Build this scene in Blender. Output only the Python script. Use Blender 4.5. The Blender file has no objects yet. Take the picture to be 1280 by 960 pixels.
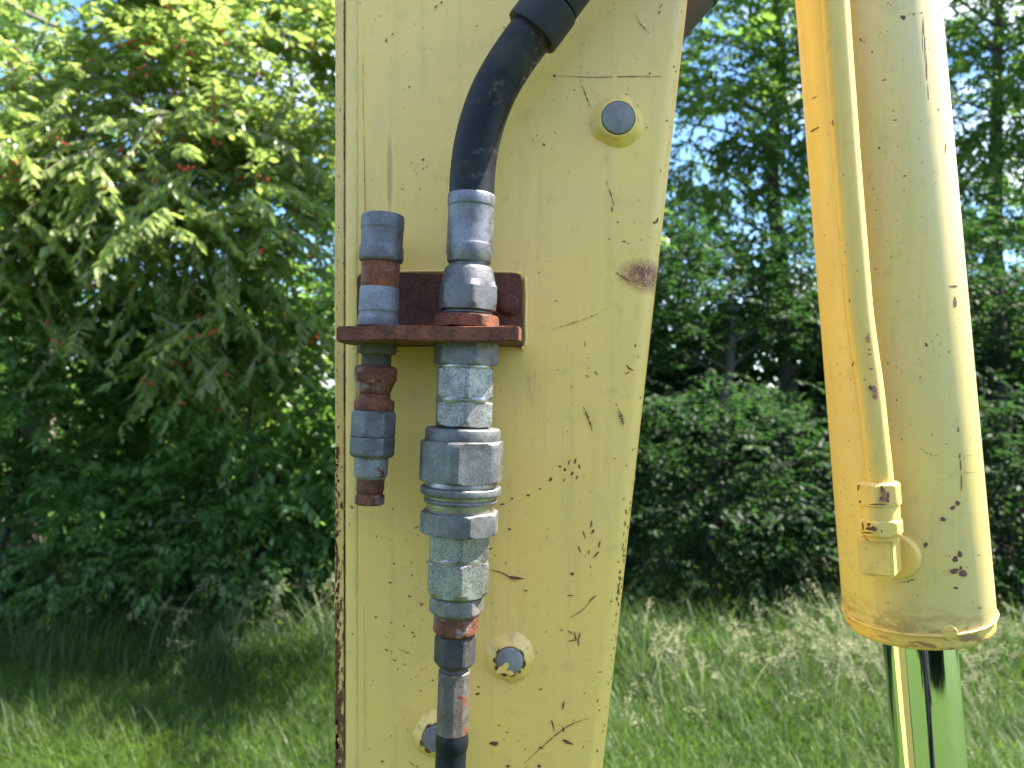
import bpy, math, random
import numpy as np
from mathutils import Vector, Matrix
random.seed(7)
rng = np.random.default_rng(11)
R = math.radians
S = bpy.context.scene
COL = S.collection

# ------------------------------------------------------------------ camera, world, sun
CZ = 1.75
F = 960.0
cam_d = bpy.data.cameras.new('camera'); cam = bpy.data.objects.new('camera', cam_d); COL.objects.link(cam)
cam.location = (0, 0, CZ); cam.rotation_euler = (R(90), 0, 0)
cam_d.lens = 27.0; cam_d.sensor_width = 36.0; cam_d.clip_start = 0.02; cam_d.clip_end = 2000
cam_d.dof.use_dof = True; cam_d.dof.focus_distance = 0.57; cam_d.dof.aperture_fstop = 9.5
S.camera = cam

SUN_EL, SUN_PHI = 55.0, 7.0            # elevation; degrees behind the plane of the arm, from +X
w = bpy.data.worlds.new('World'); S.world = w; w.use_nodes = True
nt = w.node_tree; nt.nodes.clear()
out = nt.nodes.new('ShaderNodeOutputWorld')
sky = nt.nodes.new('ShaderNodeTexSky'); sky.sky_type = 'NISHITA'; sky.sun_disc = False
sky.sun_elevation = R(SUN_EL); sky.sun_rotation = R(90 - SUN_PHI); sky.air_density = 1.0; sky.dust_density = 0.3; sky.ozone_density = 3.0
bg = nt.nodes.new('ShaderNodeBackground'); bg.inputs['Strength'].default_value = 0.10
tc = nt.nodes.new('ShaderNodeTexCoord'); mp = nt.nodes.new('ShaderNodeMapping'); mp.inputs['Scale'].default_value = (1, 1, 2.2)
ns = nt.nodes.new('ShaderNodeTexNoise'); ns.inputs['Scale'].default_value = 3.2; ns.inputs['Detail'].default_value = 9; ns.inputs['Roughness'].default_value = 0.6
cr = nt.nodes.new('ShaderNodeValToRGB'); cr.color_ramp.elements[0].position = 0.50; cr.color_ramp.elements[1].position = 0.64
mx = nt.nodes.new('ShaderNodeMix'); mx.data_type = 'RGBA'
mx.inputs['B'].default_value = (6.6, 6.9, 7.6, 1)
nt.links.new(tc.outputs['Generated'], mp.inputs['Vector']); nt.links.new(mp.outputs[0], ns.inputs['Vector'])
nt.links.new(ns.outputs['Fac'], cr.inputs[0]); nt.links.new(cr.outputs[0], mx.inputs['Factor'])
tint = nt.nodes.new('ShaderNodeMix'); tint.data_type = 'RGBA'; tint.blend_type = 'MULTIPLY'; tint.inputs['Factor'].default_value = 1.0
tint.inputs['B'].default_value = (0.76, 0.89, 1.05, 1)       # deeper summer blue than the model gives
nt.links.new(sky.outputs[0], tint.inputs['A']); nt.links.new(tint.outputs['Result'], mx.inputs['A']); nt.links.new(mx.outputs['Result'], bg.inputs['Color'])
nt.links.new(bg.outputs[0], out.inputs['Surface'])

sun_d = bpy.data.lights.new('sun', 'SUN'); sun_d.energy = 5.0; sun_d.angle = R(0.53); sun_d.color = (1.0, 0.94, 0.84)
sun = bpy.data.objects.new('sun', sun_d); COL.objects.link(sun)
sv = Vector((math.cos(R(SUN_EL))*math.cos(R(SUN_PHI)), math.cos(R(SUN_EL))*math.sin(R(SUN_PHI)), math.sin(R(SUN_EL))))
sun.rotation_euler = (-sv).to_track_quat('-Z', 'Y').to_euler(); sun.location = sv*20
S.view_settings.view_transform = 'Standard'; S.view_settings.look = 'None'
S.view_settings.exposure = 2.08; S.view_settings.gamma = 1.0
try: S.view_settings.use_curve_mapping = False
except Exception: pass
S.cycles.max_bounces = 8; S.cycles.transparent_max_bounces = 8

# ------------------------------------------------------------------ helpers
def P(px, py, Y): return Vector(((px-640)/F*Y, Y, CZ+(480-py)/F*Y))
def mesh_np(name, V, faces):
    me = bpy.data.meshes.new(name)
    me.from_pydata([tuple(v) for v in V], [], [tuple(f) for f in faces]); me.update()
    return me
def big_mesh(name, V, Fq):
    """V (n,3) float, Fq (m,k) int: fast mesh of equal-size polygons"""
    V = np.ascontiguousarray(V, dtype=np.float32); Fq = np.ascontiguousarray(Fq, dtype=np.int32)
    me = bpy.data.meshes.new(name); k = Fq.shape[1]
    me.vertices.add(len(V)); me.vertices.foreach_set('co', V.ravel())
    me.loops.add(Fq.size); me.loops.foreach_set('vertex_index', Fq.ravel())
    me.polygons.add(len(Fq)); me.polygons.foreach_set('loop_start', np.arange(0, Fq.size, k, dtype=np.int32))
    try: me.polygons.foreach_set('loop_total', np.full(len(Fq), k, dtype=np.int32))
    except Exception: pass
    me.update(calc_edges=True)
    return me
def face_attr(me, name, vals, dom='FACE'):
    a = me.attributes.new(name, 'FLOAT', dom); a.data.foreach_set('value', np.ascontiguousarray(vals, dtype=np.float32))
def tag(o, label=None, cat=None, group=None, kind=None):
    if label: o['label'] = label
    if cat: o['category'] = cat
    if group: o['group'] = group
    if kind: o['kind'] = kind
    return o
def empty(name, loc, label, cat, group=None):
    o = bpy.data.objects.new(name, None); COL.objects.link(o); o.location = loc; o.empty_display_size = 0.05
    return tag(o, label, cat, group)
def add(name, me, mat, parent=None, smooth=None):
    """mesh given in world coordinates; shifted so its origin is its parent thing's"""
    if smooth is not None:
        me.polygons.foreach_set('use_smooth', [True]*len(me.polygons))
        if smooth < 180: me.set_sharp_from_angle(angle=R(smooth))
    o = bpy.data.objects.new(name, me); COL.objects.link(o)
    if mat: me.materials.append(mat)
    if parent is not None:
        p = parent; off = Vector(p.location)
        while p.parent: p = p.parent; off += Vector(p.location)
        me.transform(Matrix.Translation(-off)); o.parent = parent
    return o

# ------------------------------------------------------------------ materials
class NM:
    def __init__(s, name):
        s.m = bpy.data.materials.new(name); s.m.use_nodes = True; s.t = s.m.node_tree
        s.b = s.t.nodes['Principled BSDF']; s.out = s.t.nodes['Material Output']
        s.tc = s.t.nodes.new('ShaderNodeTexCoord'); s.co = s.tc.outputs['Object']
    def n(s, ty, **k):
        x = s.t.nodes.new(ty)
        for a, v in k.items():
            if a in x.inputs.keys(): x.inputs[a].default_value = v
            else: setattr(x, a, v)
        return x
    def L(s, a, b): s.t.links.new(a, b)
    def noise(s, scale, detail=5, rough=0.6, vec=None, dist=0.0):
        x = s.n('ShaderNodeTexNoise'); x.inputs['Scale'].default_value = scale; x.inputs['Detail'].default_value = detail
        x.inputs['Roughness'].default_value = rough; x.inputs['Distortion'].default_value = dist
        s.L(vec or s.co, x.inputs['Vector']); return x.outputs['Fac']
    def scaled(s, sc, loc=(0, 0, 0), rot=(0, 0, 0)):
        x = s.n('ShaderNodeMapping'); x.inputs['Scale'].default_value = sc; x.inputs['Location'].default_value = loc; x.inputs['Rotation'].default_value = rot
        s.L(s.co, x.inputs['Vector']); return x.outputs[0]
    def ramp(s, v, a, b, lo=0.0, hi=1.0):
        x = s.n('ShaderNodeMapRange'); x.inputs['From Min'].default_value = a; x.inputs['From Max'].default_value = b
        x.inputs['To Min'].default_value = lo; x.inputs['To Max'].default_value = hi; x.clamp = True
        s.L(v, x.inputs['Value']); return x.outputs[0]
    def math(s, op, a, b=None, c=None):
        x = s.n('ShaderNodeMath'); x.operation = op
        for i, v in enumerate((a, b, c)):
            if v is None: continue
            if isinstance(v, (int, float)): x.inputs[i].default_value = v
            else: s.L(v, x.inputs[i])
        return x.outputs[0]
    def mix(s, f, a, b):
        x = s.n('ShaderNodeMix'); x.data_type = 'RGBA'
        for key, v in (('Factor', f), ('A', a), ('B', b)):
            if isinstance(v, tuple): x.inputs[key].default_value = (*v, 1)
            elif isinstance(v, (int, float)): x.inputs[key].default_value = v
            else: s.L(v, x.inputs[key])
        return x.outputs['Result']
    def bump(s, h, strength=0.3, dist=0.001):
        x = s.n('ShaderNodeBump'); x.inputs['Strength'].default_value = strength; x.inputs['Distance'].default_value = dist
        s.L(h, x.inputs['Height'])
        if s.b.inputs['Normal'].is_linked: s.L(s.b.inputs['Normal'].links[0].from_socket, x.inputs['Normal'])
        s.L(x.outputs[0], s.b.inputs['Normal'])
    def blob(s, c, size, rotz=0):
        """soft ellipse mask in object XZ around c"""
        x = s.n('ShaderNodeMapping'); x.vector_type = 'TEXTURE'
        x.inputs['Location'].default_value = (c[0], 0, c[1]); x.inputs['Rotation'].default_value = (0, rotz, 0); x.inputs['Scale'].default_value = (size[0], 1e6, size[1])
        s.L(s.co, x.inputs['Vector'])
        l = s.n('ShaderNodeVectorMath'); l.operation = 'LENGTH'; s.L(x.outputs[0], l.inputs[0])
        return s.ramp(l.outputs['Value'], 1.0, 0.0)
    def set(s, **k):
        for a, v in k.items():
            key = a.replace('_', ' ')
            if isinstance(v, tuple): s.b.inputs[key].default_value = (*v, 1)
            elif isinstance(v, (int, float)): s.b.inputs[key].default_value = v
            else: s.L(v, s.b.inputs[key])
        return s

RUST_A, RUST_B = (0.05, 0.016, 0.009), (0.22, 0.068, 0.027)
def paint(name, base=(0.94, 0.63, 0.145), extra=None):
    m = NM(name)
    n1 = m.noise(9, 6, 0.6); n2 = m.noise(60, 6, 0.65); n3 = m.noise(420, 4, 0.6)
    streak = m.noise(1.0, 6, 0.65, vec=m.scaled((95, 95, 4)))
    c = m.mix(m.ramp(n1, 0.35, 0.68), base, (base[0]*0.93, base[1]*0.93, base[2]*1.25))
    c = m.mix(m.ramp(streak, 0.52, 0.78, 0, 0.30), c, (0.46, 0.36, 0.15))
    c = m.mix(m.ramp(n2, 0.56, 0.78, 0, 0.42), c, (0.42, 0.33, 0.12))
    # pin-point dirt
    v = m.n('ShaderNodeTexVoronoi'); v.inputs['Scale'].default_value = 130; m.L(m.co, v.inputs['Vector'])
    sp = m.math('MULTIPLY', m.ramp(v.outputs['Distance'], 0.17, 0.06), m.ramp(m.noise(24, 3), 0.50, 0.60))
    c = m.mix(m.math('MULTIPLY', sp, 0.75), c, (0.16, 0.09, 0.04))
    if extra: c = extra(m, c)
    m.set(Base_Color=c, Roughness=m.ramp(n2, 0.3, 0.75, 0.38, 0.56), Specular_IOR_Level=0.5, Coat_Weight=0.35, Coat_Roughness=0.32)
    m.bump(n3, 0.05, 0.0006); m.bump(n1, 0.10, 0.004)
    return m.m

ARM0 = P(620, 480, 0.60)                    # origin of the arm
def arm_extra(m, c):
    def q(px, py): p = P(px, py, 0.60) - ARM0; return (p.x, p.z)
    k = 0.000625
    # rust smudge by the right edge: fine hair-like scuffs
    fib = m.noise(1, 5, 0.7, vec=m.scaled((420, 100, 260), rot=(0, R(25), 0)), dist=1.5)
    b = m.blob(q(806, 345), (38*k, 24*k), R(10))
    c = m.mix(m.math('MULTIPLY', m.ramp(b, 0.0, 0.55), m.ramp(fib, 0.36, 0.54, 0.3, 1.0)), c, (0.24, 0.060, 0.035))
    b = m.blob(q(800, 330), (60*k, 55*k))
    c = m.mix(m.math('MULTIPLY', b, m.ramp(fib, 0.55, 0.72, 0, 0.6)), c, (0.28, 0.16, 0.07))
    # brown run above the capped coupling
    st = m.noise(1, 4, 0.6, vec=m.scaled((600, 600, 60)))
    b = m.blob(q(487, 218), (4.5*k, 56*k))
    c = m.mix(m.math('MULTIPLY', m.ramp(b, 0, 0.5), m.ramp(st, 0.2, 0.6, 0.3, 0.75)), c, (0.42, 0.27, 0.10))
    # grime under bracket corner, faint stains
    for (x, y, sx, sy, a) in ((663, 480, 14, 60, .35), (742, 530, 10, 30, .25), (774, 520, 8, 16, .5), (757, 198, 10, 8, .4), (590, 60, 60, 24, .12), (560, 340, 20, 40, .2)):
        b = m.blob(q(x, y), (sx*k, sy*k), R(-12))
        c = m.mix(m.math('MULTIPLY', b, m.ramp(st, 0.3, 0.65, 0, a)), c, (0.27, 0.19, 0.08))
    return c
M_arm = paint('yellow_arm_paint', extra=arm_extra)
M_paint = paint('yellow_paint')
def edge_extra(m, c):
    sep = m.n('ShaderNodeSeparateXYZ'); m.L(m.co, sep.inputs[0])
    h = m.ramp(sep.outputs['Z'], 0.04, -0.28, 0.0, 0.22)
    n = m.noise(1, 7, 0.7, vec=m.scaled((220, 160, 70)))
    f = m.ramp(m.math('ADD', n, h), 0.66, 0.70)
    c = m.mix(m.ramp(m.math('ADD', n, h), 0.60, 0.66, 0, 0.5), c, (0.62, 0.33, 0.10))
    return m.mix(f, c, m.mix(m.noise(500, 4), RUST_A, (0.22, 0.09, 0.04)))
M_edge = paint('worn_edge_paint', (0.82, 0.54, 0.14), extra=edge_extra)
def ring_extra(m, c):
    n = m.noise(120, 5)
    return m.mix(m.ramp(n, 0.5, 0.66, 0, 0.35), c, (0.30, 0.2, 0.10))
M_boss = paint('boss_paint', (0.88, 0.60, 0.13), extra=ring_extra)
M_weldpaint = paint('weld_paint', (0.88, 0.62, 0.16))

def rust(name, a=RUST_A, b=RUST_B, grey=0.0):
    m = NM(name)
    n1 = m.noise(90, 8, 0.7); n2 = m.noise(600, 5, 0.7)
    c = m.mix(m.ramp(n1, 0.32, 0.62), a, b)
    c = m.mix(m.ramp(n2, 0.54, 0.66, 0, 0.75), c, (0.27, 0.085, 0.035)); c = m.mix(m.ramp(m.noise(380, 6, 0.7), 0.52, 0.62, 0, 0.7), c, (0.035, 0.014, 0.010))
    if grey: c = m.mix(m.ramp(m.noise(45, 6, 0.65), 0.52, 0.62, 0, grey), c, (0.25, 0.25, 0.26))
    m.set(Base_Color=c, Roughness=m.ramp(n2, 0.3, 0.7, 0.62, 0.9))
    m.bump(n2, 0.5, 0.0012); m.bump(n1, 0.5, 0.003)
    return m.m
M_rust = rust('rusty_steel'); M_rust_dark = rust('dark_rusty_steel', (0.03, 0.011, 0.008), (0.14, 0.042, 0.02))
M_rust_orange = rust('orange_rust', (0.07, 0.02, 0.010), (0.28, 0.085, 0.028), 0.3)
M_rust_grey = rust('rust_with_grey', grey=0.8)
def metal(name, base, rough=0.42, rustf=0.0, pit=0.4, metallic=0.9, pitscale=500, stain=(0.30, 0.27, 0.2)):
    m = NM(name)
    n1 = m.noise(38, 6, 0.6); n2 = m.noise(pitscale, 6, 0.7); n3 = m.noise(160, 6, 0.65)
    sc = m.noise(1, 4, 0.6, vec=m.scaled((1800, 1800, 60)))
    base = tuple(x*y for x, y in zip(base, (0.66, 0.62, 0.62))); stain = tuple(x*0.7 for x in stain)
    d = tuple(x*0.5 for x in base)
    c = m.mix(m.ramp(n1, 0.35, 0.65), base, d)
    c = m.mix(m.ramp(n3, 0.52, 0.72, 0, 0.5), c, stain)
    c = m.mix(m.ramp(n2, 0.52, 0.62, 0, pit), c, tuple(x*0.25 for x in base))
    gr = m.noise(1100, 3, 0.7); c = m.mix(m.math('MULTIPLY', m.ramp(gr, 0.53, 0.60, 0, min(1, pit*1.2)), m.ramp(n1, 0.3, 0.6, 0.35, 1)), c, (0.05, 0.045, 0.04))
    c = m.mix(m.ramp(gr, 0.42, 0.36, 0, pit*0.5), c, tuple(min(1, x*1.9) for x in base))
    c = m.mix(m.ramp(sc, 0.60, 0.75, 0, 0.35), c, tuple(min(1, x*1.5) for x in base))
    met = m.ramp(n3, 0.45, 0.75, metallic, metallic*0.55)
    if rustf > 0:
        rn = m.noise(55, 8, 0.7); f = m.ramp(rn, 0.66-rustf*0.3, 0.72-rustf*0.3)
        c = m.mix(f, c, m.mix(m.ramp(n2, 0.3, 0.7), RUST_A, RUST_B)); met = m.math('MULTIPLY', met, m.math('SUBTRACT', 1.0, f))
    m.set(Base_Color=c, Metallic=met, Roughness=m.ramp(n3, 0.3, 0.7, rough, rough+0.25))
    m.bump(n2, 0.35, 0.0006); m.bump(n3, 0.2, 0.001)
    return m.m
M_zinc = metal('bright_zinc', (0.66, 0.68, 0.66), 0.36, 0.02, 0.6)
M_zinc_dull = metal('dull_zinc', (0.40, 0.42, 0.43), 0.45, 0.08, 0.4, 0.8)
M_zinc_blue = metal('blue_grey_zinc', (0.31, 0.32, 0.33), 0.42, 0.0, 0.3, 0.75, stain=(0.30, 0.33, 0.34))
M_ferrule = metal('ferrule_steel', (0.43, 0.45, 0.48), 0.35, 0.0, 0.3, 0.85, stain=(0.34, 0.35, 0.36))
M_ferrule_rusty = metal('rusty_ferrule_steel', (0.36, 0.34, 0.32), 0.45, 0.42, 0.5, 0.7, stain=(0.24, 0.19, 0.15))
M_nut = metal('nut_steel', (0.45, 0.45, 0.44), 0.45, 0.30, 0.4, 0.75, stain=(0.35, 0.30, 0.24))
M_darknut = metal('dark_nut_steel', (0.15, 0.145, 0.15), 0.5, 0.12, 0.4, 0.6, stain=(0.14, 0.10, 0.08))
M_groove = metal('groove_steel', (0.75, 0.74, 0.68), 0.25, 0.0, 0.3, 0.95, stain=(0.45, 0.40, 0.28))
M_pinsteel = metal('pin_steel', (0.50, 0.51, 0.52), 0.6, 0.0, 0.2, 0.2, stain=(0.28, 0.29, 0.29))
M_thread = metal('thread_steel', (0.28, 0.26, 0.20), 0.5, 0.25, 0.4, 0.5, stain=(0.2, 0.17, 0.1))
M_wornmix = metal('worn_plated_steel', (0.50, 0.53, 0.55), 0.5, 0.36, 0.4, 0.5)
M_sleevegrey = metal('worn_grey_sleeve', (0.42, 0.46, 0.50), 0.5, 0.12, 0.4, 0.45)
m = NM('chrome'); m.set(Base_Color=(0.86, 0.87, 0.88), Metallic=1.0, Roughness=m.ramp(m.noise(1, 5, 0.7, vec=m.scaled((300, 300, 12))), 0.4, 0.7, 0.05, 0.11))
m.bump(m.noise(1, 3, 0.5, vec=m.scaled((900, 900, 20))), 0.02, 0.0003); M_chrome = m.m
def rubber(name, base=(0.007, 0.008, 0.012), dust=0.4, dc=(0.07, 0.055, 0.035), spots=()):
    m = NM(name); n1 = m.noise(28, 6, 0.65); n2 = m.noise(500, 4, 0.6)
    sc = m.noise(1, 5, 0.7, vec=m.scaled((60, 60, 700), rot=(0, R(15), 0)))
    c = m.mix(m.ramp(n1, 0.54, 0.66, 0, dust), base, dc)
    c = m.mix(m.math('MULTIPLY', m.ramp(sc, 0.62, 0.70, 0, 0.5), m.ramp(n1, 0.4, 0.6)), c, (0.16, 0.155, 0.14))
    fl = m.noise(900, 3, 0.6); fl2 = m.noise(240, 6, 0.7)
    for (x, z, sx_, sz_, rot, col, fine) in spots:
        b = m.ramp(m.blob((x, z), (sx_, sz_), R(rot)), 0, 0.5)
        c = m.mix(m.math('MULTIPLY', b, m.ramp(fl if fine else fl2, 0.50, 0.58)), c, col)
    m.set(Base_Color=c, Roughness=m.ramp(n1, 0.3, 0.7, 0.40, 0.62), Specular_IOR_Level=0.3); m.bump(n2, 0.2, 0.0005); return m.m
hk = .56/F
def hsp(px, py, a, b, rot, col, fine=False): return ((px-579.3-3.5)*hk, (430-py)*hk, a*hk, b*hk, rot, col, fine)
M_hose = rubber('black_hose_rubber', spots=(hsp(622, 125, 11, 20, 12, (0.09, 0.07, 0.045)), hsp(661, 100, 5, 40, 33, (0.14, 0.14, 0.13)), hsp(606, 196, 22, 6, -14, (0.06, 0.06, 0.06)), hsp(598, 226, 16, 5, -20, (0.07, 0.07, 0.07), True), hsp(672, 60, 16, 22, 20, (0.10, 0.075, 0.05)))); M_sleeve = rubber('grey_sleeve_rubber', (0.02, 0.022, 0.025), 0.5, (0.05, 0.045, 0.035))
M_sleeve_br = rubber('brown_sleeve_rubber', (0.05, 0.04, 0.035), 0.7, (0.12, 0.08, 0.05))
m = NM('chip_rust'); m.set(Base_Color=m.mix(m.noise(900, 4), (0.07, 0.024, 0.014), (0.26, 0.095, 0.04)), Roughness=0.85); M_chip = m.m
m = NM('dark_chip'); m.set(Base_Color=m.mix(m.noise(900, 4), (0.10, 0.040, 0.030), (0.21, 0.085, 0.055)), Roughness=0.7); M_chip2 = m.m
m = NM('scratch_brown'); m.set(Base_Color=m.mix(m.noise(700, 4), (0.30, 0.17, 0.06), (0.14, 0.06, 0.03)), Roughness=0.8); M_scratch = m.m

def leafmat(name, base, trans, var=0.5, rough=0.4, tw=0.5, spec=0.45):
    m = NM(name); a = m.n('ShaderNodeAttribute'); a.attribute_name = 'tone'
    hi = tuple(min(1, x*(1+var)) for x in base); lo = tuple(x*(1-var*0.6) for x in base)
    hi = (hi[0]*1.25, hi[1], hi[2])
    c = m.mix(a.outputs['Fac'], lo, hi); tcol = m.mix(a.outputs['Fac'], tuple(x*0.7 for x in trans), tuple(x*1.25 for x in trans))
    m.set(Base_Color=c, Roughness=rough, Specular_IOR_Level=spec)
    t = m.n('ShaderNodeBsdfTranslucent'); m.L(tcol, t.inputs['Color'])
    x = m.n('ShaderNodeMixShader'); x.inputs[0].default_value = tw
    m.L(m.b.outputs[0], x.inputs[1]); m.L(t.outputs[0], x.inputs[2]); m.L(x.outputs[0], m.out.inputs['Surface'])
    return m.m
M_leaf_cherry = leafmat('cherry_leaf', (0.13, 0.19, 0.06), (0.42, 0.56, 0.12), 0.5, 0.30)  # sunlit paleness is put into the leaf colour
M_leaf_green = leafmat('green_leaf', (0.065, 0.14, 0.04), (0.20, 0.38, 0.065), 0.6, 0.38)
M_leaf_tall = leafmat('tall_tree_leaf', (0.05, 0.105, 0.03), (0.20, 0.36, 0.05), 0.6, 0.38)
M_leaf_shaded = leafmat('shaded_leaf', (0.017, 0.044, 0.015), (0.045, 0.115, 0.022), 0.6, 0.5, 0.5, 0.25)  # shade under the crowns is put into this leaf colour
M_grass = leafmat('grass_blade', (0.062, 0.118, 0.016), (0.20, 0.36, 0.03), 0.6, 0.45)
M_tallgrass = leafmat('tall_grass_blade', (0.045, 0.09, 0.024), (0.13, 0.23, 0.04), 0.6, 0.45)
M_seed = leafmat('grass_seed_head', (0.28, 0.31, 0.17), (0.34, 0.38, 0.2), 0.35, 0.8, 0.35)
m = NM('cherry_red'); m.set(Base_Color=(0.50, 0.06, 0.035), Roughness=0.3); M_cherry = m.m
m = NM('bark'); bn = m.noise(1, 6, 0.7, vec=m.scaled((30, 30, 6)))
m.set(Base_Color=m.mix(bn, (0.035, 0.028, 0.022), (0.13, 0.11, 0.09)), Roughness=0.9); m.bump(bn, 0.6, 0.01); M_bark = m.m
m = NM('pale_bark'); bn = m.noise(1, 6, 0.7, vec=m.scaled((20, 20, 20)))
m.set(Base_Color=m.mix(bn, (0.11, 0.09, 0.07), (0.30, 0.26, 0.21)), Roughness=0.85); M_bark2 = m.m
m = NM('ground_soil_grass'); g1 = m.noise(1.3, 6, 0.6); g2 = m.noise(26, 8, 0.75)
c = m.mix(m.ramp(g2, 0.35, 0.65), (0.035, 0.075, 0.014), (0.075, 0.125, 0.025)); c = m.mix(m.ramp(g1, 0.5, 0.75, 0, 0.5), c, (0.085, 0.095, 0.035))
m.set(Base_Color=c, Roughness=0.95, Specular_IOR_Level=0.1); m.bump(g2, 0.8, 0.03); M_ground = m.m

# ------------------------------------------------------------------ turned parts
def bevel_prof(pr, b):
    o = [pr[0]]
    for i in range(1, len(pr)-1):
        p, q, n = np.array(pr[i-1]), np.array(pr[i]), np.array(pr[i+1])
        d1, d2 = p-q, n-q; l1, l2 = np.linalg.norm(d1), np.linalg.norm(d2)
        if l1 < 1e-9 or l2 < 1e-9: continue
        cosv = np.dot(d1, d2)/(l1*l2)
        if cosv < -0.97: o.append(tuple(q)); continue
        k = min(b, l1*0.45, l2*0.45); o.append(tuple(q+d1/l1*k)); o.append(tuple(q+(d1/l1+d2/l2)*k*0.3)); o.append(tuple(q+d2/l2*k))
    o.append(pr[-1]); return o
def lathe(C, u, v, d, prof, seg=56, hexa=None, caps=True, wob=0.0, smooth=32):
    """prof: (s, r) along d from C. hexa=(sides, corner_radius, rot_deg) cuts flats"""
    V, Fc = [], []
    for (s, r) in prof:
        for k in range(seg):
            th = 2*math.pi*k/seg; rr = r
            if hexa:
                n, rc, rot = hexa; a = 2*math.pi/n
                t = (th - R(rot)) % a; rr = min(r, rc*math.cos(a/2)/math.cos(t-a/2))
            if wob: rr *= 1+wob*(math.sin(3*th+s*900)+0.6*math.sin(7*th+1.3))
            p = C + d*s + u*(rr*math.sin(th)) + v*(rr*math.cos(th)); V.append(p)
    n = len(prof)
    for i in range(n-1):
        for k in range(seg):
            a = i*seg+k; b = i*seg+(k+1) % seg
            Fc.append((a, b, b+seg, a+seg))
    if caps: Fc.append(tuple(range(seg-1, -1, -1))); Fc.append(tuple(range((n-1)*seg, n*seg)))
    me = mesh_np('lathe', V, Fc)
    import bmesh
    bm = bmesh.new(); bm.from_mesh(me); bmesh.ops.recalc_face_normals(bm, faces=bm.faces); bm.to_mesh(me); bm.free()
    return me
class Axis:
    def __init__(s, x0, y0, x1, y1, Y):
        s.Y = Y; s.a = (x0, y0, x1, y1); s.k = Y/F
        s.p0 = P(x0, y0, Y); p1 = P(x1, y1, Y); s.d = (p1-s.p0).normalized(); s.v = Vector((0, -1, 0)); s.u = s.v.cross(s.d).normalized()
        if s.u.x < 0: s.u = -s.u
        s.c = (p1-s.p0).length/(y1-y0)
    def turned(s, name, prof, mat, parent, hexa=None, b=0.7, smooth=28, seg=56, wob=0.0):
        pr = [((y-s.a[1])*s.c, max(r, 0.01)*s.k) for (y, r) in prof]
        pr = bevel_prof([(pr[0][0], 0.0004)] + pr + [(pr[-1][0], 0.0004)], b*s.k)
        if hexa:
            hexa = (hexa[0], hexa[1]*s.k, hexa[2]); seg = 96; smooth = 9
            mr = max(q[1] for q in pr); pr = [(a, c*(1.035 if c > mr*.93 else 1)) for a, c in pr]
        return add(name, lathe(s.p0, s.u, s.v, s.d, pr, seg, hexa, wob=wob), mat, parent, smooth)
    def at(s, y): return s.p0 + s.d*((y-s.a[1])*s.c)
def resample(pts, n):
    pts = [Vector(p) for p in pts]; o = []
    q = [pts[0]*2-pts[1]] + pts + [pts[-1]*2-pts[-2]]
    m_ = len(pts)-1
    for i in range(n+1):
        t = i/n*m_; k = min(int(t), m_-1); t -= k
        a, b, c, d = q[k], q[k+1], q[k+2], q[k+3]
        o.append(0.5*((2*b)+(c-a)*t+(2*a-5*b+4*c-d)*t*t+(3*b-a-3*c+d)*t**3))
    return o
def tube(pts, radii, seg=20, capped=True):
    V, Fc = [], []; n = len(pts); up = Vector((0, -1, 0.01))
    for i, p in enumerate(pts):
        d = (pts[min(i+1, n-1)]-pts[max(i-1, 0)]).normalized()
        a = d.cross(up)
        if a.length < 1e-3: a = d.cross(Vector((1, 0, 0)))
        a.normalize(); b = a.cross(d).normalized(); r = radii[i] if hasattr(radii, '__len__') else radii
        for k in range(seg):
            th = 2*math.pi*k/seg; V.append(p + a*(r*math.cos(th)) + b*(r*math.sin(th)))
    for i in range(n-1):
        for k in range(seg):
            Fc.append((i*seg+k, i*seg+(k+1) % seg, (i+1)*seg+(k+1) % seg, (i+1)*seg+k))
    if capped: Fc.append(tuple(range(seg-1, -1, -1))); Fc.append(tuple(range((n-1)*seg, n*seg)))
    return V, Fc
def fixn(me):
    import bmesh
    bm = bmesh.new(); bm.from_mesh(me); bmesh.ops.recalc_face_normals(bm, faces=bm.faces); bm.to_mesh(me); bm.free(); return me
def box_mesh(lo, hi, bev=0.0008, seg=2):
    import bmesh
    bm = bmesh.new(); bmesh.ops.create_cube(bm, size=1)
    for v in bm.verts: v.co = Vector(((lo[i]+hi[i])/2+v.co[i]*(hi[i]-lo[i]) for i in range(3)))
    if bev: bmesh.ops.bevel(bm, geom=bm.edges[:], offset=bev, segments=seg, affect='EDGES')
    me = bpy.data.meshes.new('box'); bm.to_mesh(me); bm.free(); return me

# ------------------------------------------------------------------ excavator arm
FY = 0.600
arm = empty('excavator_arm', ARM0, 'wide pale yellow steel excavator arm with rust chips, rounded right edge', 'excavator arm')
k6 = FY/F
def zz(py): return CZ+(480-py)*k6
def xr(py): return (863 - (py)*(863-757)/960 - 640)*k6
xl = (446-640)*k6; DEPTH = 0.225; rc = 0.0145
rows = [-620+i*57 for i in range(42)]
V, Fc = [], []; nseg = 8
for py in rows:
    z = zz(py); xe = xr(py); sec = [(xl, FY+DEPTH), (xl, FY+0.0005), (xl+0.0006, FY)]
    for t in np.linspace(0.12, 0.9, 7): sec.append((xl+(xe-rc-xl)*t, FY+0.0006*math.sin(z*21+t*9)))
    for i in range(nseg+1):
        a = i/nseg*math.pi/2; sec.append((xe-rc+rc*math.sin(a), FY+rc-rc*math.cos(a)))
    for i in range(nseg+1):
        a = i/nseg*math.pi/2; sec.append((xe-rc+rc*math.cos(a), FY+DEPTH-rc+rc*math.sin(a)))
    V += [(x, y, z) for x, y in sec]; ns_ = len(sec)
for i in range(len(rows)-1):
    for k in range(ns_):
        a = i*ns_+k; b = i*ns_+(k+1) % ns_; Fc.append((a, b, b+ns_, a+ns_))
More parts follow.
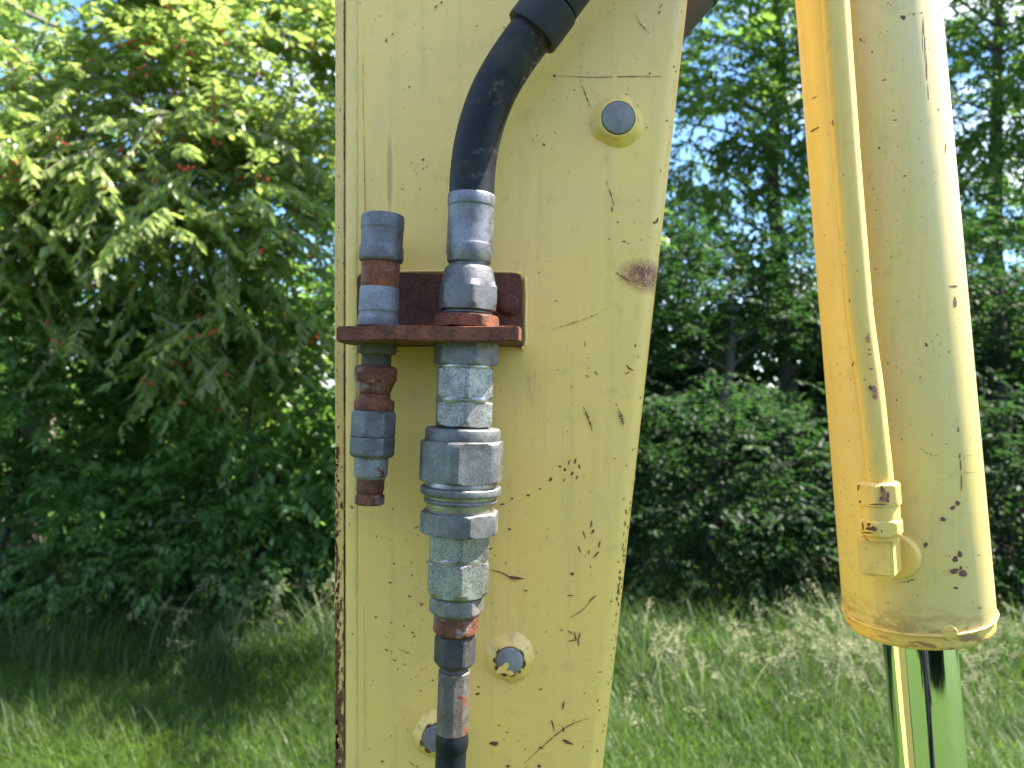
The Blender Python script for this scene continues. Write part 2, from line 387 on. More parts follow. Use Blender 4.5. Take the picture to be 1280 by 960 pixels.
Fc.append(tuple(range(ns_))); Fc.append(tuple(range((len(rows)-1)*ns_, len(rows)*ns_))[::-1])
plate = add('side_plate', fixn(mesh_np('side_plate', V, Fc)), M_arm, arm, 30)
# long fillet weld along the left, then the worn edge plate
V, Fc = [], []; rws = np.linspace(-620, 1700, 260)
for j, py in enumerate(rws):
    z = zz(py); wv = 0.00025*math.sin(py*0.21)+0.0002*random.uniform(-1, 1)
    for (px, dy) in ((430.6, 0.012), (430.6, 0.0032), (432.2, 0.0021), (436, 0.0012), (440.5, 0.0010+wv), (444.5, 0.0004+wv), (446.4+wv*1500, 0.0009), (446.4, 0.012)):
        V.append(((px-640)*k6, FY+dy-0.0014 if dy < 0.01 else FY+dy, z))
for j in range(len(rws)-1):
    for k in range(7): a = j*8+k; Fc.append((a, a+1, a+9, a+8))
add('weld_seam', fixn(mesh_np('weld', V, Fc)), M_weldpaint, arm, 50)
V, Fc = [], []; rws = np.linspace(-620, 1700, 520)
for j, py in enumerate(rws):
    z = zz(py); e = random.uniform(-1, 1)*0.00022 + 0.0003*math.sin(py*.013)
    if py > 560: e += random.uniform(-1, 1)*0.00045
    for (x, dy) in ((-138.2e-3+e, DEPTH), (-138.6e-3+e, 0.0016), (-138.1e-3+e*0.7, 0.0006), (-131.8e-3, 0.0004), (-131.2e-3, 0.0012), (-131.2e-3, DEPTH)):
        V.append((x, FY+dy, z))
for j in range(len(rws)-1):
    for k in range(5): a = j*6+k; Fc.append((a, a+1, a+7, a+6))
    Fc.append((j*6+5, j*6, j*6+6, j*6+11))
add('edge_plate', fixn(mesh_np('edge', V, Fc)), M_edge, arm, 35)
# welded pin bosses
def boss(px, py, ro, ri, h, style, seed):
    rr = random.Random(seed); V, Fc = [], []; seg = 64; k = k6
    ph = [rr.uniform(0, 6.28) for _ in range(6)]
    prof = [(ro+1.2, -0.4), (ro, 0.5), (ro-2, 3.2), (ro-5, 5.8), (ri+4, h-2.0), (ri+2.2, h), (ri+0.6, h), (ri+0.3, h-2.2), (ri-0.5, h-3)]
    for i, (r, y) in enumerate(prof):
        for s in range(seg):
            th = 2*math.pi*s/seg; w_ = max(0, 1-i/5)
            r2 = r*(1+w_*(0.045*math.sin(3*th+ph[0])+0.03*math.sin(5*th+ph[1])+0.035*abs(math.sin(4.5*th+ph[2]))))
            y2 = y*(1+0.12*w_*math.sin(8*th+ph[3]))
            V.append(((px-640+r2*math.sin(th))*k, FY-y2*k, CZ+(480-py+r2*math.cos(th))*k))
    for i in range(len(prof)-1):
        for s in range(seg):
            a = i*seg+s; b = i*seg+(s+1) % seg; Fc.append((a, b, b+seg, a+seg))
    bo = add('pin_boss', fixn(mesh_np('boss', V, Fc)), M_boss, arm, 60)
    c = Vector(((px-640)*k, FY, CZ+(480-py)*k)); dirv = Vector((0, -1, 0))
    pr = [((h-6)*k, (ri-.6)*k), ((h+.4)*k, (ri-.6)*k), ((h+1.2)*k, (ri-1.3)*k), ((h+1.7)*k, (ri-2.6)*k), ((h+2.0)*k, 0.3*k)]
    pm = add('pin_head', lathe(c, Vector((1, 0, 0)), Vector((0, 0, 1)), dirv, pr, 48), M_pinsteel, bo, 30)
    return bo
b1 = boss(771, 152, 33, 20.5, 13, 0, 1); b2 = boss(637, 822, 30, 17, 11, 1, 2); b3 = boss(546, 918, 28, 17, 11, 1, 3)

# ---- ragged chips lying on the paint
def ragged(n, rr, wid, hei, ang, rag=0.35):
    pts = []; ph = [rr.uniform(0, 6.28) for _ in range(4)]
    for i in range(n):
        t = 2*math.pi*i/n; r = 1+rag*(0.5*math.sin(2*t+ph[0])+0.4*math.sin(3*t+ph[1])+0.35*math.sin(5*t+ph[2]))+rr.uniform(-rag, rag)*0.35
        x, y = wid*r*math.cos(t), hei*r*math.sin(t); pts.append((x*math.cos(ang)-y*math.sin(ang), x*math.sin(ang)+y*math.cos(ang)))
    return pts
def polys_to(proj, polys):
    V, Fc = [], []
    for poly in polys:
        cx = sum(p[0] for p in poly)/len(poly); cy = sum(p[1] for p in poly)/len(poly)
        b = len(V); V.append(proj(cx, cy)); V += [proj(*p) for p in poly]; n = len(poly)
        Fc += [(b, b+1+i, b+1+(i+1) % n) for i in range(n)]
    return mesh_np('chips', V, Fc)
def ribbon(pts, wid, rr, jit=0.5):
    """strip polygon (px) along points"""
    o = []; q = resample([Vector((x, y, 0)) for x, y in pts], len(pts)*6); n = len(q); L_, R_ = [], []
    polys = []
    for i in range(n-1):
        a, b = q[i], q[i+1]; d = (b-a).normalized(); nn = Vector((-d.y, d.x, 0))
        w0 = wid*(0.25+0.75*math.sin(math.pi*min(1, (i+0.5)/n)))*rr.uniform(1-jit, 1+jit)
        if rr.random() < 0.06*jit*2: continue
        polys.append([(a+nn*w0)[:2], (b+nn*w0)[:2], (b-nn*w0)[:2], (a-nn*w0)[:2]])
    return polys
rr = random.Random(5)
def on_face(x, y):
    p = P(x, y, FY); xe = xr(y); xc = xe-rc
    if p.x > xc:                              # follow the rounded right corner
        a = min(1.2, math.asin(min(0.95, (p.x-xc)/rc))); return Vector((xc+(rc+0.0002)*math.sin(a), FY+rc-(rc+0.0003)*math.cos(a), p.z))
    return Vector((p.x, FY-0.0009, p.z))
face_chips = [ # px, py, half length, half width, angle deg
 (700,583,2.2,1.6,60),(706,587,1.6,3,20),(711,578,1,4,15),(719,576,1.2,5,10),(724,583,1.2,4,-5),(715,592,1.4,4,20),(721,597,1,3.5,10),(688,599,2,3.4,15),(675,611,1.4,1.2,0),(705,600,1,2.5,30),
 (640,623,2.4,1.2,-20),(660,619,2.6,1.6,-10),(739,655,1.1,6,5),(741,664,1.6,4,20),(730,668,1,6,-20),(749,680,1,6,15),(745,693,1.1,7,40),(736,690,1,3,0),(724,686,1.2,5,-15),(738,708,1.2,1.4,0),(715,717,3,2,0),(713,744,5,0.8,5),
 (645,722,12,1.9,4),(612,686,4.2,1.3,-4),(619,694,1.6,.8,0),(632,703,1.8,.8,0),(657,738,3,1.1,0),(637,661,2.4,1.4,20),(628,630,3,1.3,0),(719,795,1,7,-15),(716,800,6,1.1,-10),(723,803,1,5,-10),(713,790,5,.9,30),(724,795,.9,6,10),
 (704,881,1.2,8,8),(691,906,1.1,8,-15),(704,911,1,5,-12),(709,927,9,2,30),(676,861,2,1.4,0),(618,929,6,3.4,-8),(597,867,3.2,1.9,-8),(598,858,2,1,0),(676,934,3,1.4,25),(674,957,3,2,0),(635,957,3,2,0),(478,951,2.2,1.4,0),(634,915,2,1,30),(624,906,2,1,0),
 (529,200,1.7,1.9,0),(545,9,3.6,1,-50),(552,4,1,2.6,20),(483,51,1,3.4,20),(491,43,1.6,1,-20),(512,109,1.2,1.8,-20),(630,35,1.2,1.4,0),(596,33,1.2,1.2,0),(680,181,2.4,1.2,20),(666,176,1,.9,0),(671,170,1,1,0),(694,166,1,1,0),(693,95,2.4,1.6,0),(824,16,2,1.3,-30),(826,8,.8,3,20),(812,92,1.6,1.3,0),(843,82,1.1,1.6,0),(846,87,.8,1.6,20),(783,118,1.2,1,0),(808,160,1.2,1,20),(834,150,1.6,1.2,-10),(822,275,1.4,5,20),(818,278,2.4,1.6,0),(772,278,1.4,1.2,10),(765,262,1,4.5,-15),(826,213,1,1.6,0),(780,302,2.6,1,0),(695,376,1.3,1.1,0),(674,341,1.4,1,0),
 (788,461,5,.9,35),(785,459,1,4,-35),(784,466,4,.8,-30),(745,466,3,.9,30),(734,470,3,.7,20),(794,432,1,3,20),(798,446,1.2,1,0),(731,430,3,.8,90),
 (527,755,2.4,1.6,20),(470,771,2,1.3,0),(489,778,1.4,1,0),(505,782,1.6,1,0),(516,790,2,1.2,0),(518,795,2,1,0),(483,812,2.2,1.2,20),(489,814,1.2,1,0),(494,825,1.8,1.1,0),(506,830,1.2,1,0),(488,728,2.2,1.2,0),(493,704,1.8,1.2,0),(471,670,1.8,.8,40),(512,745,3,.9,30),(440,634,1.4,2.6,-20),(491,636,1.3,.9,0),(521,659,4,.8,-20),(441,792,1.4,1.2,0),(541,850,1.6,1.2,0),(526,863,1.6,1,0),(489,919,1.4,1,0),(773,703,1,1.8,0),(774,738,1.3,6,5),(776,725,1.2,4,0),(772,750,1.2,4,0),(776,716,1,3,0),(764,752,1.2,1.4,0),(771,770,1,2,0),(782,655,1,3,5),(783,640,1.3,3,0),(780,624,1,2,0),(781,690,.9,3,0),(747,876,1.1,2,0),(749,888,1,1.6,0),(747,940,1.2,2,0),(729,933,1.2,1.5,0),(768,573,1.5,1.1,0),(783,582,1.3,1.1,0),(750,840,4,.7,5),(702,787,3,.8,0)]
polys = [[(x+a, y+b) for a, b in ragged(13, rr, w_*.85, h_*.85, R(an))] for (x, y, w_, h_, an) in face_chips]
for _ in range(60):                          # small random flecks, denser low down
    y = rr.uniform(0, 960)**1.0; y = 960*(y/960)**0.6; x = rr.uniform(450, (863-y*.11)-6)
    s = rr.choice((.3, .4, .5, .6)); polys.append([(x+a, y+b) for a, b in ragged(7, rr, s*rr.uniform(1, 2), s, rr.uniform(0, 3))])
for _ in range(46):                           # flecks along the right rounded edge
    y = rr.gauss(700, 90); x = (863-y*.1104)-rr.uniform(3, 10); polys.append([(x+a, y+b) for a, b in ragged(7, rr, .7, rr.uniform(.8, 2.4), 0.1)])
tag(add('paint_chips', polys_to(on_face, polys), M_chip, arm), 'dark brown paint chips and flecks on the arm face', kind='stuff')
sc = ribbon([(693, 95), (740, 97), (790, 96), (832, 96)], .5, rr, .35) + ribbon([(655, 954), (690, 922), (712, 906), (736, 897)], .65, rr, .4)
sc += ribbon([(612, 712), (628, 716), (645, 727)], .8, rr, .3) + ribbon([(742, 746), (728, 762), (712, 772)], .5, rr) + ribbon([(745, 744), (735, 752)], .8, rr)
sc += ribbon([(729, 508), (736, 525), (740, 538)], 1.0, rr, .8) + ribbon([(770, 505), (776, 520), (779, 531)], 1.6, rr, .8) + ribbon([(725, 100), (733, 122), (738, 135)], .5, rr, .8)
sc += ribbon([(757, 225), (764, 245), (767, 258)], .7, rr, .8) + ribbon([(760, 385), (738, 396), (715, 404), (690, 412)], .4, rr, .9) + ribbon([(498, 810), (512, 817)], .5, rr)+ ribbon([(510, 950), (520, 958)], .5, rr)
sc += ribbon([(788, 352), (770, 341)], 1.1, rr, .6) + ribbon([(794, 18), (800, 30), (812, 42)], .5, rr, .8) + ribbon([(455, 18), (454, 120), (457, 300), (455, 600), (456, 940)], .22, rr, .9)
tag(add('scratches', polys_to(on_face, sc), M_scratch, arm), 'thin brown scratches in the yellow paint', kind='stuff')
# chips on the left edge plate
polys = []
for _ in range(210):
    y = rr.uniform(0, 1); y = 560+(1-y**1.4)*420 if rr.random() < .8 else rr.uniform(0, 560)
    s = rr.uniform(.5, 2.3) if y > 560 else rr.uniform(.3, .8); x = 419+min(9.5, abs(rr.gauss(0, 4)))
    polys.append([(x+a, y+b) for a, b in ragged(9, rr, s*.8, s*rr.uniform(1, 2.8), rr.uniform(-.3, .3), .5)])
tag(add('paint_chips', polys_to(lambda x, y: Vector((max((x-640)*k6, -.1380), FY+0.0001, CZ+(480-y)*k6)), polys), M_chip, arm), 'rusty chips along the left edge of the arm', kind='stuff')
crack = ribbon([(430.2, y) for y in range(-10, 990, 40)], .55, rr, .7)
for y0, y1 in ((0, 60), (60, 78), (130, 200), (440, 520), (600, 960)): crack += ribbon([(430, y0), (430.3, (y0+y1)/2), (430, y1)], .8, rr, .6)
tag(add('weld_crack', polys_to(lambda x, y: Vector(((x-640)*k6, FY+0.0001, CZ+(480-y)*k6)), crack), M_scratch, arm), 'thin rust line beside the weld', kind='stuff')
# broken rust rings round the two lower pins
for (cx, cy, r, bo) in ((637, 822, 18.8, b2), (546, 918, 18.8, b3)):
    ps = []
    a = 0
    while a < 360:
        ln = rr.uniform(8, 38)
        if rr.random() < .62:
            w_ = rr.uniform(1.0, 2.5); outer = []; inner = []
            for t in np.linspace(a, a+ln, 6):
                e = math.sin(math.pi*(t-a)/ln)*w_; j = rr.uniform(-.3, .3)
                outer.append((cx+(r+e+j)*math.sin(R(t)), cy-(r+e+j)*math.cos(R(t)))); inner.append((cx+(r-e+j)*math.sin(R(t)), cy-(r-e+j)*math.cos(R(t))))
            ps.append(outer+inner[::-1])
        a += ln+rr.uniform(2, 14)
    tag(add('rust_ring', polys_to(lambda x, y: Vector(((x-640)*k6, FY-11.3*k6, CZ+(480-y)*k6)), ps), M_chip, bo), kind='stuff')
# patches of yellow left on the lower pin
ps = [[(629+a, 831+b) for a, b in ragged(24, rr, 8, 5, -.7, .22)], [(637+a, 836+b) for a, b in ragged(24, rr, 6, 2.6, .1, .22)]]
add('paint_remnant', polys_to(lambda x, y: Vector(((x-640)*k6, FY-13.2*k6, CZ+(480-y)*k6)), ps), M_paint, b2)

# ------------------------------------------------------------------ hose bracket
zt, zb = P(0, 407.5, .53).z, P(0, 426.5, .53).z
br = empty('hose_bracket', P(548, 400, .59), 'rusty red brown L shaped hose bracket bolted to the arm face', 'bracket')
def prism_y(poly, y0, y1, bev=.0008):
    import bmesh
    bm = bmesh.new(); a = [bm.verts.new((x, y0, z)) for x, z in poly]; f = bm.faces.new(a)
    r_ = bmesh.ops.extrude_face_region(bm, geom=[f]); bmesh.ops.translate(bm, vec=(0, y1-y0, 0), verts=[v for v in r_['geom'] if isinstance(v, bmesh.types.BMVert)])
    bmesh.ops.recalc_face_normals(bm, faces=bm.faces)
    if bev: bmesh.ops.bevel(bm, geom=bm.edges[:], offset=bev, segments=2, affect='EDGES')
    me = bpy.data.meshes.new('prism'); bm.to_mesh(me); bm.free(); return me
yb = .593; kb = yb/F
def rp(px, py, k=kb): return ((px-640)*k, CZ+(480-py)*k)
pl = [rp(446, 348)] + [rp(446+8*(1-math.cos(t)), 341+8*(1-math.sin(t))) for t in np.linspace(.3, 1.57, 4)]
pl += [rp(653-10+10*math.sin(t), 342+10-10*math.cos(t)) for t in np.linspace(0, 1.57, 6)] + [rp(653, 433), rp(446, 433)]
add('back_plate', prism_y(pl, yb, FY-.0008), M_rust_dark, br, 40)
# shelf: top view polygon extruded in z
import bmesh
bm = bmesh.new(); ys = .528
def sx(px, Y): return (px-640)/F*Y
out_ = [(sx(419.5, ys), ys+.003), (sx(421, ys), ys), (sx(648, ys), ys), (sx(652, .545), .545), (sx(651, .575), .575), (sx(646, .5925), .5925), (sx(446, .5925), .5925), (sx(430, .56), .56)]
vs = [bm.verts.new((x, y, zb)) for x, y in out_]; f = bm.faces.new(vs)
r_ = bmesh.ops.extrude_face_region(bm, geom=[f]); bmesh.ops.translate(bm, vec=(0, 0, zt-zb), verts=[v for v in r_['geom'] if isinstance(v, bmesh.types.BMVert)])
bmesh.ops.recalc_face_normals(bm, faces=bm.faces); bmesh.ops.bevel(bm, geom=bm.edges[:], offset=.0009, segments=2, affect='EDGES')
bmesh.ops.subdivide_edges(bm, edges=[e for e in bm.edges if e.calc_length() > .02], cuts=6, use_grid_fill=True)
for v in bm.verts: v.co.z += .0006*math.sin(v.co.x*60)+.001*(v.co.x+.06)*-6*.3; v.co.y += .0003*math.sin(v.co.x*170)
me = bpy.data.meshes.new('shelf'); bm.to_mesh(me); bm.free()
add('shelf_plate', me, M_rust, br, 40)
# bolt on the back plate and weld bead round it
bc = P(636, 381, yb)
add('bolt', lathe(bc, Vector((1, 0, 0)), Vector((0, 0, 1)), Vector((0, -1, 0)), bevel_prof([(0, .0085), (.0015, .0085), (.0045, .0062), (.0052, .0002)], .0004), 24, wob=.04), M_rust_dark, br, 50)
bead = resample([P(656.5, 346, .598), P(657.5, 370, .598), P(657, 400, .598), P(657, 428, .598), P(652, 437, .598)], 60)
V, Fc = tube(bead, [0.0016+.00022*math.sin(i*.7)+.00015*random.uniform(-1, 1) for i in range(61)], 10)
add('weld_bead', fixn(mesh_np('bead', V, Fc)), M_weldpaint, br, 60)
bead = resample([P(500, 339.5, .598), P(560, 339, .598), P(640, 340.5, .598), P(652, 344, .598)], 60)
V, Fc = tube(bead, [0.0011+.00015*math.sin(i*.6)+.0001*random.uniform(-1, 1) for i in range(61)], 8)
add('weld_bead', fixn(mesh_np('bead', V, Fc)), M_weldpaint, br, 60)

# ------------------------------------------------------------------ big hydraulic line
HY = .560; A = Axis(589.5, 245, 565.5, 900, HY)
up = empty('hydraulic_hose', A.at(430), 'thick black curved rubber hose with crimped ferrule entering the rusty bracket from above', 'hose')
path = [(589.2, 256), (589.6, 245), (591, 215), (596, 180), (605, 146), (617, 115), (633, 86), (652, 58), (670, 34), (689, 8), (708, -18), (735, -52), (770, -92), (820, -140), (880, -180)]
pp = resample([P(x, y, HY-.002*max(0, (200-y))/60) for x, y in path], 140); V, Fc = tube(pp, 28.3*HY/F, 40)
add('hose', fixn(mesh_np('hose', V, Fc)), M_hose, up, 60)
def sub(a, b): return pp[int(a*140):int(b*140)+1]
def sleeve(name, a, b, r, mat):
    q = sub(a, b); n = len(q); V, Fc = tube([q[0]] + q + [q[-1]], [r*.8*HY/F, r*.985*HY/F] + [r*HY/F]*(n-2) + [r*.985*HY/F, r*.8*HY/F], 44, False)
    return add(name, fixn(mesh_np(name, V, Fc)), mat, up, 50)
sleeve('sleeve', .556, .655, 35.5, M_sleeve); sleeve('sleeve', .662, .97, 33.5, M_sleeve)
A.turned('ferrule', [(244, 29.3), (247, 29.8), (258, 29.6), (260, 28.6), (305, 28.8), (307, 29.4), (318, 29.2), (322, 28.2), (328, 27.5), (331, 24)], M_ferrule, up, b=.8)
A.turned('hose_neck', [(328, 24.5), (336, 24.3)], M_zinc_dull, up)
A.turned('swivel_nut', [(334, 28), (338, 30.5), (352, 33.5), (360, 36.2), (380, 36.5), (388, 34)], M_zinc_blue, up, hexa=(6, 39, 13))
A.turned('thread', [(384, 30), (386, 31), (387, 28.5), (389, 28.5), (390, 30.5), (392, 30.5), (393, 28.5), (396, 28.5)], M_zinc_dull, up, b=.3)
A.turned('lock_nut', [(394, 36), (397, 38.5), (409, 38.8)], M_rust, up, hexa=(6, 41.5, 36), b=1)
A.turned('lower_nut', [(425, 38.5), (430, 39.8), (453, 39.8), (456, 38)], M_zinc_dull, up, hexa=(6, 42.5, 21))
A.turned('coupler_body', [(460, 35.5), (462, 37.2), (495, 37.2), (497, 35.8)], M_zinc, up, hexa=(6, 39.6, 7), b=.8)
A.turned('coupler_body', [(502, 35.8), (504, 37.2), (526, 37.3), (531, 35.5), (533, 33)], M_zinc, up, hexa=(6, 39.6, 7), b=1.1)
A.turned('collar', [(454.5, 34.8), (457, 35.6), (461, 35.6)], M_groove, up, b=.6)
A.turned('collar', [(495, 35), (499, 35.6), (504, 35)], M_groove, up, b=1)
low = empty('hydraulic_hose', A.at(700), 'large silver quick coupling with hex rings running down to a thin black hose', 'hose coupling')
A.turned('inner_spigot', [(528, 31), (538, 31)], M_darknut, low)
A.turned('coupling_collar', [(534.5, 45), (536, 46.7), (549, 47.2), (551, 46)], M_zinc_dull, low, b=1.2)
A.turned('coupling_sleeve', [(549, 47), (551.5, 50.5), (556, 51.7), (597, 51.9), (600, 50.5)], M_zinc_dull, low, hexa=(6, 56.5, -7), b=1.2)
A.turned('groove_core', [(599, 44.5), (606, 45.2), (618, 44.5), (628, 43), (639, 42.5)], M_groove, low)
A.turned('flange_ring', [(606.5, 47.5), (608, 50.4), (616, 50.4), (617.5, 48)], M_zinc_dull, low, b=1)
A.turned('flange_ring', [(621.5, 44.5), (623, 46), (626, 46), (627.5, 44)], M_zinc_dull, low, b=.8)
A.turned('hex_ring', [(637, 44), (639, 47.7), (642, 48.6), (661, 48.6), (664, 47), (666, 42)], M_zinc_dull, low, hexa=(8, 50.5, -27), b=1.1)
A.turned('hex_body', [(664, 39), (693, 39.4), (695, 38)], M_zinc, low, hexa=(6, 41.5, 9))
A.turned('collar', [(692, 35.8), (696, 36.6), (702, 36)], M_groove, low, b=1.5)
A.turned('hex_body', [(699, 38.5), (702, 39.6), (735, 39.8), (741, 36.5)], M_zinc, low, hexa=(6, 41.8, 9))
A.turned('collar', [(739, 32), (746, 31.5)], M_thread, low)
A.turned('hex_nut', [(744, 30), (748, 33), (762, 33), (768, 27.5)], M_nut, low, hexa=(6, 35, -20), b=1.2)
A.turned('adapter', [(766.5, 25), (769, 27.3), (787, 27.5), (792, 24)], M_rust_grey, low, hexa=(12, 28.5, 0), b=1.2).update_tag()
A.turned('swivel_nut', [(791, 21), (793, 23.5), (797, 25), (826, 25), (831, 21)], M_darknut, low, hexa=(6, 26.8, 30), b=1.2)
A.turned('hose_neck', [(828, 13), (831, 13), (836, 17), (842, 17.5)], M_thread, low)
A.turned('ferrule', [(837, 18.5), (840, 19.8), (912, 20), (915, 19)], M_ferrule_rusty, low, hexa=(10, 20.6, 5), b=1.3)
bp = [(565.2, 908), (565, 925), (563.5, 945), (563, 975), (563, 1100), (560, 1300), (550, 1500)]
q = resample([P(x, y, HY) for x, y in bp], 60)
V, Fc = tube(q, [(19.2+(1.6 if 4 < i < 17 else 0)*math.sin((i-4)/13*math.pi))*HY/F for i in range(61)], 36)
add('hose', fixn(mesh_np('hose', V, Fc)), M_hose, low, 60)

# ------------------------------------------------------------------ small capped coupling
B = Axis(479, 270, 462.3, 620, .560)
sm = empty('capped_coupling', B.at(420), 'small rusty hydraulic coupling with blue grey plastic cap at the left of the bracket', 'coupling')
B.turned('cap', [(268.5, 24), (270.5, 26.6), (286, 27), (288, 26.2), (296, 26.2), (307, 26), (311, 27.4), (324, 27.7), (328, 26)], M_zinc_blue, sm, b=1.4)
B.turned('pipe_stub', [(326, 24), (361, 23.7)], M_rust_orange, sm, wob=.004)
B.turned('worn_sleeve', [(359.5, 24.2), (362, 24.6), (385, 24.9), (389, 25.2), (391, 24.2), (396, 24.6), (398, 25.5), (408, 25.5)], M_sleevegrey, sm, b=.8, wob=.003)
B.turned('lock_nut', [(428, 25), (440, 25.5), (443, 23)], M_thread, sm, hexa=(6, 27.3, 15))
thr = []; y = 442
while y < 459: thr += [(y, 18), (y+1.2, 19), (y+2.4, 18)]; y += 2.5
B.turned('thread', thr, M_thread, sm, b=.1)
B.turned('hex_nut', [(457, 21), (460, 26.6), (474, 26.8), (478, 24), (488, 20.5), (492, 19)], M_rust_grey, sm, hexa=(6, 28.5, 20), b=1)
B.turned('rust_ring', [(492, 19.5), (499, 20.5), (501, 25), (512, 25), (515, 22)], M_rust, sm, b=1.2, wob=.006)
B.turned('hex_sleeve', [(513, 25), (517, 27.6), (542, 27.8), (545, 27)], M_zinc_blue, sm, hexa=(8, 29.3, -10), b=1)
B.turned('hex_sleeve', [(545.5, 27), (548, 28), (566, 28), (571, 25)], M_zinc_blue, sm, hexa=(8, 29.5, -10), b=1)
B.turned('neck', [(569, 20.5), (572, 21), (593, 20.8), (598, 18)], M_wornmix, sm)
B.turned('neck', [(596, 17.5), (612, 17), (617, 15.5)], M_rust_grey, sm, wob=.006)
B.turned('end_ring', [(616.5, 16), (619, 18.3), (628, 18.3), (630.5, 17)], M_rust_grey, sm, b=1.2, wob=.006)

# ------------------------------------------------------------------ hose behind the arm
bh = empty('hydraulic_hose', P(878, -16, .90), 'brown sleeved hose end showing behind the top right of the arm', 'hose')
q = resample([P(760, 95, .9), P(800, 66, .9), P(843, 26, .9), (P(878, -14, .9)), P(905, -45, .9), P(930, -90, .88), P(940, -160, .86), P(930, -260, .84)], 80)
V, Fc = tube(q, 24*.9/F, 32); add('hose', fixn(mesh_np('hose', V, Fc)), M_sleeve_br, bh, 60)
V, Fc = tube(q[33:36], 25.5*.9/F, 32); add('band', fixn(mesh_np('band', V, Fc)), M_sleeve, bh, 60)

# ------------------------------------------------------------------ hydraulic cylinder
kC = lambda Y: Y/F
c0 = P(1082, 0, .685); c1 = P(1147, 776, .720)
cd = (c1-c0).normalized(); clen = (c1-c0).length
cv = (Vector((0, -1, 0)) - cd*Vector((0, -1, 0)).dot(cd)).normalized(); cu = cd.cross(cv).normalized()
if cu.x < 0: cu = -cu
CR = 93*.720/F*.918
cy = empty('hydraulic_cylinder', c1, 'fat yellow hydraulic cylinder with side pipe and chrome rod, right of the arm', 'hydraulic cylinder')
def cyl(name, prof, mat, parent=cy, seg=96, b=.0006, **k):
    return add(name, lathe(c1, cu, cv, cd, bevel_prof([(prof[0][0], .0004)]+prof+[(prof[-1][0], .0004)], b), seg, **k), mat, parent, 30)
def bar_extra(m, c):
    n = m.noise(1, 6, 0.7, vec=m.scaled((60, 60, 160)))
    sep = m.n('ShaderNodeSeparateXYZ'); m.L(m.co, sep.inputs[0])
    h = m.math('MULTIPLY', m.ramp(sep.outputs['Z'], 0.034, 0.008, 0.0, 1.0), m.ramp(n, 0.42, 0.56))
    return m.mix(m.math('MULTIPLY', h, 0.6), c, (0.27, 0.13, 0.05))
M_bar = paint('cylinder_paint', (0.84, 0.63, 0.22), extra=bar_extra)
cyl('barrel', [(-clen-.45, CR*.88), (-clen, CR*.908), (-.012, CR)], M_bar)
def gl_extra(m, c):
    n = m.noise(1, 7, 0.7, vec=m.scaled((45, 45, 160)))
    return m.mix(m.ramp(n, 0.52, 0.60, 0, 0.85), c, (0.27, 0.13, 0.06))
M_gland = paint('gland_paint', (0.82, 0.54, 0.11), extra=gl_extra)
gl = cyl('gland', [(-.0125, CR*.965), (-.0122, CR*.985), (-.001, CR*.985), (.0022, CR*.955)], M_gland)
# wire ring round the joint and lock tab
def ring_pts(s, r, a0=0, a1=360, n=120, f=lambda a: 0): 
    return [c1 + cd*(s+f(a)) + cu*(r*math.sin(R(a))) + cv*(r*math.cos(R(a))) for a in np.linspace(a0, a1, n)]
dip = lambda a: .0016*math.exp(-((a-365+360*(a < 180))/9)**2)
V, Fc = tube(ring_pts(-.0122, CR+.0002, 0, 360, 140), [.0013+.0002*math.sin(i*.9) for i in range(140)], 10, False)
add('retaining_ring', fixn(mesh_np('ring', V, Fc)), M_gland, cy, 60)
t0 = -5
tc_ = c1 + cd*(-.0145) + cu*(CR*math.sin(R(t0))) + cv*(CR*math.cos(R(t0)))
tn = (cu*math.sin(R(t0)) + cv*math.cos(R(t0))); tu = cd.cross(tn).normalized()
add('lock_tab', lathe(tc_-tn*.003, tu, cd, tn, bevel_prof([(0, .0068), (.0038, .0066), (.0044, .005), (.0044, .0002)], .0005), 28), M_gland, cy, 40)
cyl('rod', [(-.003, 41.8*0.720/F), (.55, 41.8*0.720/F)], M_chrome, seg=128, b=.0002)
cyl('rod_seal', [(.004, CR*.62), (.0052, CR*.6)], M_darknut, seg=64, b=.0002)
def on_barrel(px, py, off=.00025, Rr=None):
    Rr = Rr or CR*(.908+.092*min(1, py/776)); o = Vector((0, 0, CZ)); dv = (P(px, py, 1.0)-o).normalized()
    w0 = o-c1; dd = dv-cd*dv.dot(cd); ww = w0-cd*w0.dot(cd)
    a = dd.dot(dd); b = 2*dd.dot(ww); c = ww.dot(ww)-(Rr+off)**2; D = max(0, b*b-4*a*c)
    return o+dv*((-b-math.sqrt(D))/(2*a))
barrel_chips = [(1129,22,3,3.4,0),(1142,18,8,1.6,-4),(1152,16,3,1,0),(1154,34,1.2,12,-3),(1156,60,.9,16,-2),(1158,86,1.1,16,-2),(1160,116,.6,12,-2),(1153,50,.5,16,-2),
 (1197,629,3.3,3,10),(1191,635,3.2,2.6,0),(1179,649,3.6,2.6,0),(1157,681,3,3.2,20),(1200,693,3.4,3.6,0),(1194,699,4,3.6,20),(1193,714,6,3.2,-12),(1204,717,4.2,5.5,-50),(1201,710,2,2.4,0),(1195,735,2.6,1.7,25),
 (1200,570,.9,4,0),(1201,582,1,7,0),(1202,603,1,10,2),(1198,537,1,4,0),(1192,358,5,1.8,0),(1194,378,2,8,0),(1158,431,1.4,3,-25),(1186,440,1.2,1,0),(1131,220,2,1,0),(1099,185,1.4,1.6,0),(1076,50,1,3,-30),(1090,65,1,1.6,0),(1105,100,3,.8,-10),(1119,150,3,.8,0),(1173,137,1,2,0),(1182,185,1.2,6,8),(1075,185,1,5,0),(1018,122,3,.9,-30),(1018,162,6,1.2,-28),(1224,694,1,1,0),(1121,500,1,1.4,0),(1127,549,1,1,0),(1225,760,1.6,1.6,0)]
